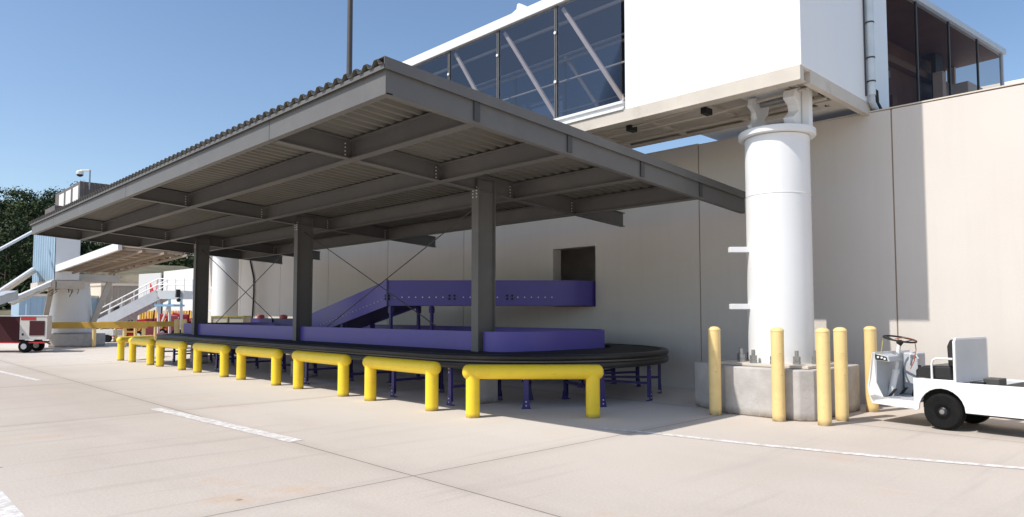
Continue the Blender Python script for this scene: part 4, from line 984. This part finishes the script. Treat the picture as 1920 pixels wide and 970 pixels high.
# ------------------------------------------------------------------ ochre guard rails
def rail(p, q, posts, z0, z1, label, w=0.14):
    P = Vector((p[0], p[1], 0)); Q = Vector((q[0], q[1], 0)); root = thing('guard_rail', label, 'guard rail', tuple(P), 0, 'ochre guard rails at the far end of the apron')
    m = MB(); zc = (z0+z1)/2; m.bar(Vector((0, 0, zc)), (Q-P)+Vector((0, 0, zc)), w, z1-z0); m.build('beam', yellow_dark, root, world=False, bevel=0.01)
    for f_ in posts:
        c0 = (Q-P)*f_; m = MB(); m.lathe([(0.08, 0), (0.08, z0)], c0, 14); m.build('post', yellow_old, root, world=False)
a = at(62, 655, 31); b_ = at(275, 640, 31.6)
rail(a, b_, (0.03, 0.53, 0.80, 0.97), 0.84, 1.12, 'ochre box rail on round posts beside the far concrete footing')
a = at(185, 640, 37); b_ = at(335, 636, 38)
rail(a, b_, (0.02, 0.2, 0.45, 0.7, 0.97), 0.80, 1.08, 'second ochre guard rail further back, in front of the passenger stairs')

for px, py, lb_ in ((331, 622, 'pale yellow far bollard, left one of the pair behind the carousel end'), (344, 622, 'pale yellow far bollard, right one of the pair behind the carousel end'), (363, 622, 'pale yellow far bollard just left of the far canopy column')):
    c = copy_tree(bl); p = at(px, 645, 36); c.location = (p.x, p.y, 0); c.scale = (1.45, 1.45, 0.93); c['label'] = lb_; c['group'] = 'far yellow bollards behind the carousel end'

# ------------------------------------------------------------------ passenger stairs
Fh = Vector((cos(AZ), sin(AZ), 0)); R_ = Vector((rt.x, rt.y, 0))
ps = thing('passenger_stairs', 'white mobile passenger stairs with railings and top platform', 'passenger stairs', tuple(at(250, 620, 42))[:2]+(0,))
base = Vector(ps.location)
def pl(px, py, d): return at(px, py, d)-base
lo = pl(183, 610, 42); hi = pl(296, 553, 42); pf = pl(345, 553, 42)
m = MB(); m.bar(lo, hi, 0.10, 0.62); m.bar(lo+Fh*1.1, hi+Fh*1.1, 0.10, 0.62); m.build('stringer', grey_lt, ps, world=False)
m = MB()
for k in range(14):
    p = lo.lerp(hi, (k+0.5)/14); m.bar(p, p+Fh*1.1, 0.30, 0.03)
m.build('tread', galv, ps, world=False)
m = MB(); m.bar(hi+Fh*0.55, pf+Fh*0.55, 1.2, 0.5); m.build('platform', offwhite, ps, world=False)
m = MB()
for o in (0, 1.1):
    u = Vector((0, 0, 0.62)); f_ = Fh*o
    m.tube([lo+u+f_, hi+u+f_, pf+u+f_], 0.035, 6); m.tube([lo+u*1.5+f_, hi+u*1.55+f_, pf+u*1.55+f_], 0.035, 6)
    for k in range(6): p = lo.lerp(hi, k/5)+f_; m.tube([p, p+u*1.5], 0.025, 5)
    for k in range(1, 4): p = hi.lerp(pf, k/3)+f_; m.tube([p, p+u*1.55], 0.025, 5)
m.build('railing', white, ps, world=False)
m = MB(); m.bar(pl(300, 573, 41.6), pl(336, 573, 41.6), 1.4, 0.12); m.build('canopy_panel', skyblue_m, ps, world=False)
m = MB()
for px in (297, 318, 340): m.bar(pl(px, 556, 42.2), pl(px, 626, 42.2), 0.12, 0.12)
m.bar(pl(297, 620, 42.2), pl(318, 566, 42.2), 0.08, 0.08); m.build('support_frame', offwhite, ps, world=False)
m = MB(); m.bar(pl(334, 543, 41.8), pl(333, 558, 41.8), 0.2, 0.2); m.tube([pl(335, 563, 41.7), pl(335, 563, 41.5)], 0.12, 10); m.build('bumper', black_m, ps, world=False)
m = MB(); m.bar(pl(215, 628, 42.3), pl(345, 628, 42.3), 1.6, 0.18); m.build('chassis', red_m, ps, world=False)
for px in (225, 330):
    m = MB(); p = pl(px, 631, 41.3); p.z = 0.3-base.z; m.tube([p, p+Fh*0.25], 0.30, 16); m.build('wheel', tyre_m, ps, world=False)
# red tugs and belt loaders below
def red_vehicle(px, d, w, h, label, lite=False, nm='baggage_tug', cat='tug'):
    root = thing(nm, label, cat, tuple(at(px, 630, d))[:2]+(0,)); m = MB()
    T = lambda u, v, z: R_*u+Fh*v+Vector((0, 0, z))
    prof = [(-w/2, 0.3), (-w/2, h*0.75), (-w*0.2, h*0.8), (-w*0.15, h*0.55), (w*0.1, h*0.55), (w*0.2, h), (w/2, h*0.9), (w/2, 0.3)]
    m.prism([T(u, 0, z) for u, z in prof], Fh*1.3); m.build('body', red_m, root, world=False, bevel=0.03)
    for u in (-w*0.33, w*0.33):
        m = MB(); m.tube([T(u, -0.05, 0.28), T(u, 0.2, 0.28)], 0.28, 18); wl = m.build('wheel', tyre_m, root, world=False)
        m = MB(); m.tube([T(u, -0.08, 0.28), T(u, -0.05, 0.28)], 0.14, 12); m.build('rim', offwhite, wl, world=False)
    m = MB(); m.bar(T(-w*0.05, 0.2, h*0.55), T(0, 0.2, h*1.15), 0.06, 0.06); m.bar(T(-w*0.1, 0.5, h*0.6), T(w*0.12, 0.5, h*0.6), 0.5, 0.15); m.build('seat', black_m, root, world=False)
    m = MB(); m.bar(T(w*0.25, -0.02, 0.35), T(w*0.42, -0.02, h*0.8), 0.05, 0.09); m.bar(T(-w*0.45, -0.02, 0.5), T(w*0.45, -0.02, 0.5), 0.02, 0.1); m.build('trim_bar', ochre if not lite else white, root, world=False)
red_vehicle(243, 38.5, 1.5, 1.0, 'small dark red baggage tug behind the ochre rails')
red_vehicle(285, 44, 2.0, 1.5, 'red baggage tug with ochre trim under the passenger stairs')
red_vehicle(312, 46, 1.8, 1.6, 'bright red baggage tug parked beside the far bollards', True)
red_vehicle(352, 47, 1.6, 1.5, 'red tug mostly hidden by the far bollards and canopy column')
# pale cart behind rails
lc = thing('luggage_cart', 'low white luggage cart standing behind the ochre guard rails', 'cart', tuple(at(196, 632, 37.5))[:2]+(0,))
m = MB(); m.bar(-R_*0.8+Vector((0, 0, 0.5)), R_*0.8+Vector((0, 0, 0.5)), 1.2, 0.3); m.build('body', offwhite, lc, world=False)
for u in (-0.5, 0.5):
    m = MB(); m.tube([R_*u-Fh*0.7+Vector((0, 0, 0.2)), R_*u-Fh*0.5+Vector((0, 0, 0.2))], 0.2, 12); m.build('wheel', tyre_m, lc, world=False)

# ------------------------------------------------------------------ far buildings
def sheet_house(name, label, px0, px1, pxs, d, ztop, ml, mr, depth_l=6, rib=0.45):
    """corner building: left face px0..pxs, right face pxs..px1"""
    root = thing(name, label, 'building', tuple(at(pxs, 620, d))[:2]+(0,)); c = Vector(root.location)
    a = at(px0, 600, d+2.0)-c; b_ = at(px1, 600, d+1.0)-c; a.z = 0; b_.z = 0; o = Vector((0, 0, 0)); back = a+b_+Fh*depth_l
    m = MB(); m.add([a, o, Vector((0, 0, ztop)), a+Vector((0, 0, ztop))], [(0, 1, 2, 3)]); m.add([a, a+Vector((0, 0, ztop)), a+Fh*depth_l+Vector((0, 0, ztop)), a+Fh*depth_l], [(0, 1, 2, 3)]); m.build('wall', ml, root, world=False)
    m = MB(); nrm = (b_-o).normalized(); nn_ = Vector((nrm.y, -nrm.x, 0));
    if nn_.dot(Fh) > 0: nn_ = -nn_
    ribbed(m, o, b_, 0, ztop, rib, 0.06, nn_); m.add([b_, b_+Vector((0, 0, ztop)), b_+Fh*depth_l+Vector((0, 0, ztop)), b_+Fh*depth_l], [(0, 1, 2, 3)]); m.build('ribbed_wall', mr, root, world=False)
    m = MB(); m.prism([a-nn_*-0.15+Vector((0, 0, ztop)), o+nn_*0.15+Vector((0, 0, ztop)), b_+nn_*0.15+Vector((0, 0, ztop)), b_+Fh*depth_l+Vector((0, 0, ztop)), a+Fh*depth_l+Vector((0, 0, ztop))], (0, 0, 0.18)); m.build('roof', cream, root, world=False)
    return root, a, b_, nn_
h1, a, b_, nn_ = sheet_house('service_building', 'tan flat roofed service building with ribbed side and dark doorway', 140, 262, 187, 56, 3.75, cream, tan_sheet)
for f_, w_, z0_, z1_, nm in ((0.22, 0.8, 0.0, 2.1, 'door'), (0.62, 0.7, 0.9, 2.0, 'window')):
    p = a*f_; d_ = a.normalized(); m = MB(); m.bar(p-Fh*0.05+Vector((0, 0, (z0_+z1_)/2)), p+d_*w_-Fh*0.05+Vector((0, 0, (z0_+z1_)/2)), 0.05, z1_-z0_); m.build(nm, dk_glass, h1, world=False)
p = b_*0.35; m = MB(); m.bar(p+nn_*0.12+Vector((0, 0, 1.05)), b_*0.75+nn_*0.12+Vector((0, 0, 1.05)), 0.05, 2.1); m.build('door', dk_glass, h1, world=False)
h2, *_ = sheet_house('storage_shed', 'pale blue ribbed metal shed behind the power unit', 20, 104, 34, 50, 2.75, blue_ribbed, blue_ribbed, rib=0.7)
# white building with red tail mark
wb = thing('hangar_office', 'white building with a red winged emblem and ochre striped base', 'building', tuple(at(298, 620, 55))[:2]+(0,)); c = Vector(wb.location)
def wq(px0, px1, d0, d1, z0, z1, name, m_, dz=0.0, off=0.0):
    a = at(px0, 600, d0)-c; b_ = at(px1, 600, d1)-c; a.z = b_.z = 0; a -= Fh*off; b_ -= Fh*off
    m = MB(); m.hexa([a, b_, b_+Fh*0.2, a+Fh*0.2], [Vector((a.x, a.y, z1)), Vector((b_.x, b_.y, z1+dz)), Vector((b_.x, b_.y, z1+dz))+Fh*0.2, Vector((a.x, a.y, z1))+Fh*0.2]) if z0 == 0 else m.hexa([a+Vector((0, 0, z0)), b_+Vector((0, 0, z0)), b_+Fh*0.2+Vector((0, 0, z0)), a+Fh*0.2+Vector((0, 0, z0))], [a+Vector((0, 0, z1)), b_+Vector((0, 0, z1+dz)), b_+Fh*0.2+Vector((0, 0, z1+dz)), a+Fh*0.2+Vector((0, 0, z1))])
    return m.build(name, m_, wb, world=False)
wq(258, 299, 55, 54.5, 0, 4.6, 'wall', offwhite, 0.08); wq(304.5, 402, 54, 49, 0, 4.75, 'wall', offwhite, 0.1)
wq(299, 304.5, 56, 56, 0, 4.6, 'dark_recess', black_m)
wq(258, 299, 55, 54.5, 2.62, 2.68, 'cladding_seam', grey_lt, 0, 0.05); wq(304.5, 402, 54, 49, 2.95, 3.01, 'cladding_seam', grey_lt, 0, 0.05)
for k in range(26):
    x0 = 262+k*5.0; dd = 54.6-(k/26)*4.6
    if 296 < x0 < 306: continue
    wq(x0, x0+3.0, dd, dd-0.1, 0.02, 1.72, 'ochre_slat', ochre, 0, 0.12)
wq(262, 296, 54.9, 54.6, 0.0, 1.70, 'ochre_backing', yellow_dark, 0, 0.08); wq(306, 400, 54, 49.2, 0.0, 1.70, 'ochre_backing', yellow_dark, 0, 0.04)
# red emblem
def emb(pts, d, name):
    m = MB(); m.prism([at(x, y, d)-c for x, y in pts], Fh*0.03); m.build(name, mat('emblem_red', (0.62, 0.04, 0.04), 0.5), wb, world=False)
emb([(280.5, 557), (281.5, 529), (284, 535), (287, 541), (288, 548), (284, 546), (283.5, 557)], 54.3, 'emblem')
emb([(292.5, 548), (294, 528), (295.5, 521), (296.2, 522), (295.2, 535), (294.5, 548)], 54.3, 'emblem')
wq(278, 296, 54.4, 54.3, 1.3, 2.3, 'low_box', offwhite, 0, 0.3)

# background mast
bm_ = thing('lamp_post', 'thin dark post standing in front of the grassy slope', 'post', tuple(at(211, 600, 62))[:2]+(0,))
m = MB(); m.lathe([(0.09, 0), (0.07, 6.6)], (0, 0, 0), 10); m.build('pole', steel_dk, bm_, world=False)
m = MB(); m.lathe([(0.14, 0), (0.14, 0.12)], (0, 0, 0), 10); m.lathe([(0.12, 6.6), (0.12, 6.75), (0.02, 6.85)], (0, 0, 0), 10); m.build('pole_cap', steel_dk, bm_, world=False)

# ------------------------------------------------------------------ hill
def hill_h(u, d):
    """u = photo column, d = depth"""
    t_ = min(max((d-78)/70.0, 0), 1); t_ = t_*t_*(3-2*t_)
    h = 13.5*t_
    if d > 148: h += (d-148)*0.10
    k = min(max((u-150)/230.0, 0), 1); h *= 1-0.22*k
    p = Vector((u*0.02, d*0.06, 3.1)); return max(0, h+noise.noise(p)*1.1*min(1, t_*2)-0.25)
def slope_mat():
    m = bpy.data.materials.new('dry_grass_slope'); m.use_nodes = True; n = m.node_tree.nodes; l = m.node_tree.links; b = n['Principled BSDF']; b.inputs['Roughness'].default_value = 0.95
    tc = n.new('ShaderNodeTexCoord'); a = n.new('ShaderNodeTexNoise'); a.inputs['Scale'].default_value = 0.12; a.inputs['Detail'].default_value = 10; a.inputs['Roughness'].default_value = 0.75; l.new(tc.outputs['Object'], a.inputs['Vector'])
    r = n.new('ShaderNodeValToRGB'); r.color_ramp.elements[0].position = 0.36; r.color_ramp.elements[1].position = 0.62; r.color_ramp.elements[0].color = (0.095, 0.095, 0.045, 1); r.color_ramp.elements[1].color = (0.23, 0.185, 0.125, 1)
    e = r.color_ramp.elements.new(0.5); e.color = (0.15, 0.13, 0.08, 1)
    l.new(a.outputs['Fac'], r.inputs['Fac']); l.new(r.outputs['Color'], b.inputs['Base Color']); return m
m = MB(); us = [-900+40*i for i in range(56)]; ds = [76+6*j for j in range(28)]+[260, 320, 420]; vs = []
for d in ds:
    for u in us:
        p = at(u, 588, d); vs.append((p.x, p.y, hill_h(u, d)-0.02))
nu = len(us); m.add(vs, [(j*nu+i, j*nu+i+1, (j+1)*nu+i+1, (j+1)*nu+i) for j in range(len(ds)-1) for i in range(nu-1)], True)
tag(m.build('hill', slope_mat(), smooth=True), kind='structure', label='dry grassy slope rising behind the airfield')

def leaf_mat(name, c0, c1):
    m = bpy.data.materials.new(name); m.use_nodes = True; n = m.node_tree.nodes; l = m.node_tree.links; b = n['Principled BSDF']; b.inputs['Roughness'].default_value = 0.7
    b.inputs['Specular IOR Level'].default_value = 0.2
    tc = n.new('ShaderNodeTexCoord'); a = n.new('ShaderNodeTexNoise'); a.inputs['Scale'].default_value = 0.6; a.inputs['Detail'].default_value = 5; l.new(tc.outputs['Object'], a.inputs['Vector'])
    r = n.new('ShaderNodeValToRGB'); r.color_ramp.elements[0].position = 0.35; r.color_ramp.elements[1].position = 0.65; r.color_ramp.elements[0].color = c0+(1,); r.color_ramp.elements[1].color = c1+(1,)
    l.new(a.outputs['Fac'], r.inputs['Fac']); l.new(r.outputs['Color'], b.inputs['Base Color']); return m
leaf_dark = leaf_mat('dark_leaves', (0.016, 0.030, 0.012), (0.055, 0.080, 0.028))
leaf_light = leaf_mat('light_leaves', (0.035, 0.060, 0.018), (0.085, 0.115, 0.035))
bark = mat('reddish_bark', (0.075, 0.045, 0.032), 0.9, var=0.3, scale=2)
def tree_proto(seed, h, r, leafm, name='tree', label='', group=None, n=1500, low=0.35, slim=False):
    rnd = random.Random(seed); root = thing(name, label, 'tree', (0, 0, 0), 0, group)
    m = MB(); m.tube([(0, 0, -0.5), (0.1, 0, h*0.3), (-0.1, 0.1, h*0.6), (0, 0, h*0.92)], [0.26, 0.2, 0.14, 0.04], 8)
    for k in range(8):
        a = rnd.uniform(0, 6.28); z0 = h*rnd.uniform(low, 0.8); L_ = r*rnd.uniform(0.5, 0.9); m.tube([(0, 0, z0), (cos(a)*L_*0.5, sin(a)*L_*0.5, z0+L_*0.3), (cos(a)*L_, sin(a)*L_, z0+L_*0.5)], [0.08, 0.05, 0.02], 5)
    m.build('trunk', bark, root, world=False)
    m = MB(); cl = []
    for k in range(26):
        a = rnd.uniform(0, 6.28); t_ = rnd.uniform(0, 1); z = h*(low+(1-low)*t_); rr = r*(1-(2*t_-0.75)**2*0.55)*rnd.uniform(0.25, 0.95); cl.append((Vector((cos(a)*rr, sin(a)*rr, z)), r*rnd.uniform(0.22, 0.45)))
    for k in range(n):
        c_, cr = cl[rnd.randrange(len(cl))]; v = Vector((rnd.gauss(0, 1), rnd.gauss(0, 1), rnd.gauss(0, 0.75))); v = v.normalized()*cr*rnd.uniform(0.5, 1.05)
        p = c_+v; s_ = rnd.uniform(0.13, 0.34); nrm = (v.normalized()+Vector((rnd.uniform(-.7, .7), rnd.uniform(-.7, .7), rnd.uniform(-.3, .9)))).normalized()
        t1 = nrm.orthogonal().normalized(); t2 = nrm.cross(t1); ph = rnd.uniform(0, 6.28); e1_ = t1*cos(ph)+t2*sin(ph); e2_ = -t1*sin(ph)+t2*cos(ph)
        m.add([p-e1_*s_, p+e2_*s_*0.55, p+e1_*s_, p-e2_*s_*0.55], [(0, 1, 2, 3)])
    m.build('crown', leafm, root, world=False)
    return root
GT = 'trees of the dark wood on the hillside'
LT = 'dark green tree among many alike in the dense wood on the far hillside'
protos = [tree_proto(11, 14, 4.2, leaf_dark, label=LT, group=GT), tree_proto(12, 15.5, 4.6, leaf_dark, label=LT, group=GT, low=0.42), tree_proto(13, 12.5, 4.0, leaf_dark, label=LT, group=GT, low=0.3)]
lightp = tree_proto(21, 9.5, 4.2, leaf_light, label='rounder bright green tree at the left edge in front of the dark wood', low=0.18, n=1700)
p = at(32, 500, 120); lightp.location = (p.x, p.y, hill_h(32, 120)+4.8-2)
l2 = copy_tree(lightp); p = at(-35, 500, 122); l2.location = (p.x, p.y, hill_h(-35, 122)+2); l2['label'] = 'bright green tree beyond the left edge of the dark wood'
rnd = random.Random(5); used = [False]*3; cnt = 0
rows = []
for d in (104, 112, 120, 128, 136, 146, 158, 172):
    u = -150 if d < 140 else -170
    while u < ((100 if d < 125 else 150) if d < 140 else 450):
        rows.append((u+rnd.uniform(-8, 8), d+rnd.uniform(-3, 3))); u += rnd.uniform(24, 36)
for u, d in rows:
    i = rnd.randrange(3)
    if u > 150: 
        if d < 150 : continue
    o = protos[i] if not used[i] else copy_tree(protos[i]); used[i] = True
    p = at(u, 500, d); o.location = (p.x, p.y, hill_h(u, d)-0.2); o.rotation_euler = (0, 0, rnd.uniform(0, 6.28))
    s_ = rnd.uniform(0.80, 1.12)*((0.86 if d > 125 else 0.85) if u < 170 else 0.6); o.scale = (s_*rnd.uniform(0.95, 1.2), s_*rnd.uniform(0.95, 1.2), s_)
# undergrowth at the wood's edge
m = MB(); rnd = random.Random(9)
for k in range(15000):
    u = rnd.uniform(-160, 460) if k < 9000 else rnd.uniform(-120, 135); d = rnd.uniform(146, 178) if u > 120 else rnd.uniform(126, 178)
    if k >= 9000: d = rnd.uniform(96, 130)
    p = at(u, 500, d); p = Vector((p.x, p.y, hill_h(u, d)+abs(rnd.gauss(0, 1.5)))); s_ = rnd.uniform(0.3, 0.8)
    v = Vector((rnd.gauss(0, 1), rnd.gauss(0, 1), rnd.gauss(0, 1))).normalized(); t1 = v.orthogonal().normalized(); t2 = v.cross(t1)
    m.add([p-t1*s_, p+t2*s_*0.6, p+t1*s_, p-t2*s_*0.6], [(0, 1, 2, 3)])
tag(m.build('undergrowth', leaf_dark), 'dark tangled undergrowth below the wood on the hill', 'undergrowth', kind='stuff')
# chain link fence on the slope
fn = thing('chain_link_fence', 'thin chain link fence with posts along the grassy slope', 'fence', tuple(at(280, 500, 110))[:2]+(0,)); c = Vector(fn.location)
m = MB(); top = []
for k in range(24):
    u = 180+k*12; d = 100+k*0.6; p = at(u, 500, d)-c; z = hill_h(u, d); m.bar(Vector((p.x, p.y, z-0.3)), Vector((p.x, p.y, z+2.1)), 0.06, 0.06); top.append(Vector((p.x, p.y, z+2.1)))
for a, b_ in zip(top[:-1], top[1:]): m.bar(a, b_, 0.04, 0.04); m.bar(a-Vector((0, 0, 1)), b_-Vector((0, 0, 1)), 0.015, 0.015); m.bar(a-Vector((0, 0, 1.9)), b_-Vector((0, 0, 1.9)), 0.015, 0.015)
m.build('fence_posts', steel_dk, fn, world=False)

# ------------------------------------------------------------------ light
RAT = 0.30
sd = Vector((-1, RAT, 1.22*sqrt(1+RAT*RAT))).normalized()
el = math.asin(sd.z); az = atan2(sd.x, sd.y)
w = bpy.data.worlds.new('World'); S.world = w; w.use_nodes = True
n = w.node_tree.nodes; l = w.node_tree.links; bg = n['Background']
sk = n.new('ShaderNodeTexSky'); sk.sky_type = 'NISHITA'; sk.sun_disc = False; sk.sun_elevation = el; sk.sun_rotation = az
sk.air_density = 1.0; sk.dust_density = 1.0; sk.ozone_density = 1.6; sk.altitude = 200
hs = n.new('ShaderNodeHueSaturation'); hs.inputs['Saturation'].default_value = 1.04; l.new(sk.outputs['Color'], hs.inputs['Color']); l.new(hs.outputs['Color'], bg.inputs['Color']); bg.inputs['Strength'].default_value = 0.168
sun = bpy.data.lights.new('sun', 'SUN'); sun.energy = 4.4; sun.angle = rad(0.55); sun.color = (1.0, 0.955, 0.89)
so = bpy.data.objects.new('sun', sun); C.objects.link(so); so.rotation_euler = sd.to_track_quat('Z', 'Y').to_euler(); so.location = (0, 0, 30)

cam = bpy.data.cameras.new('camera'); co = bpy.data.objects.new('camera', cam); C.objects.link(co)
cam.sensor_width = 36; cam.lens = F/1920*36; cam.shift_y = (CY-485)/1920; cam.clip_end = 3000; cam.clip_start = 0.05
co.location = (0, 0, EYE); co.rotation_euler = (-fw).to_track_quat('Z', 'Y').to_euler()
S.camera = co
S.view_settings.view_transform = 'Standard'; S.view_settings.look = 'None'; S.view_settings.exposure = 0; S.view_settings.gamma = 1
S.render.engine = 'CYCLES'
S.cycles.max_bounces = 8; S.cycles.transparent_max_bounces = 12
bpy.context.view_layer.update()
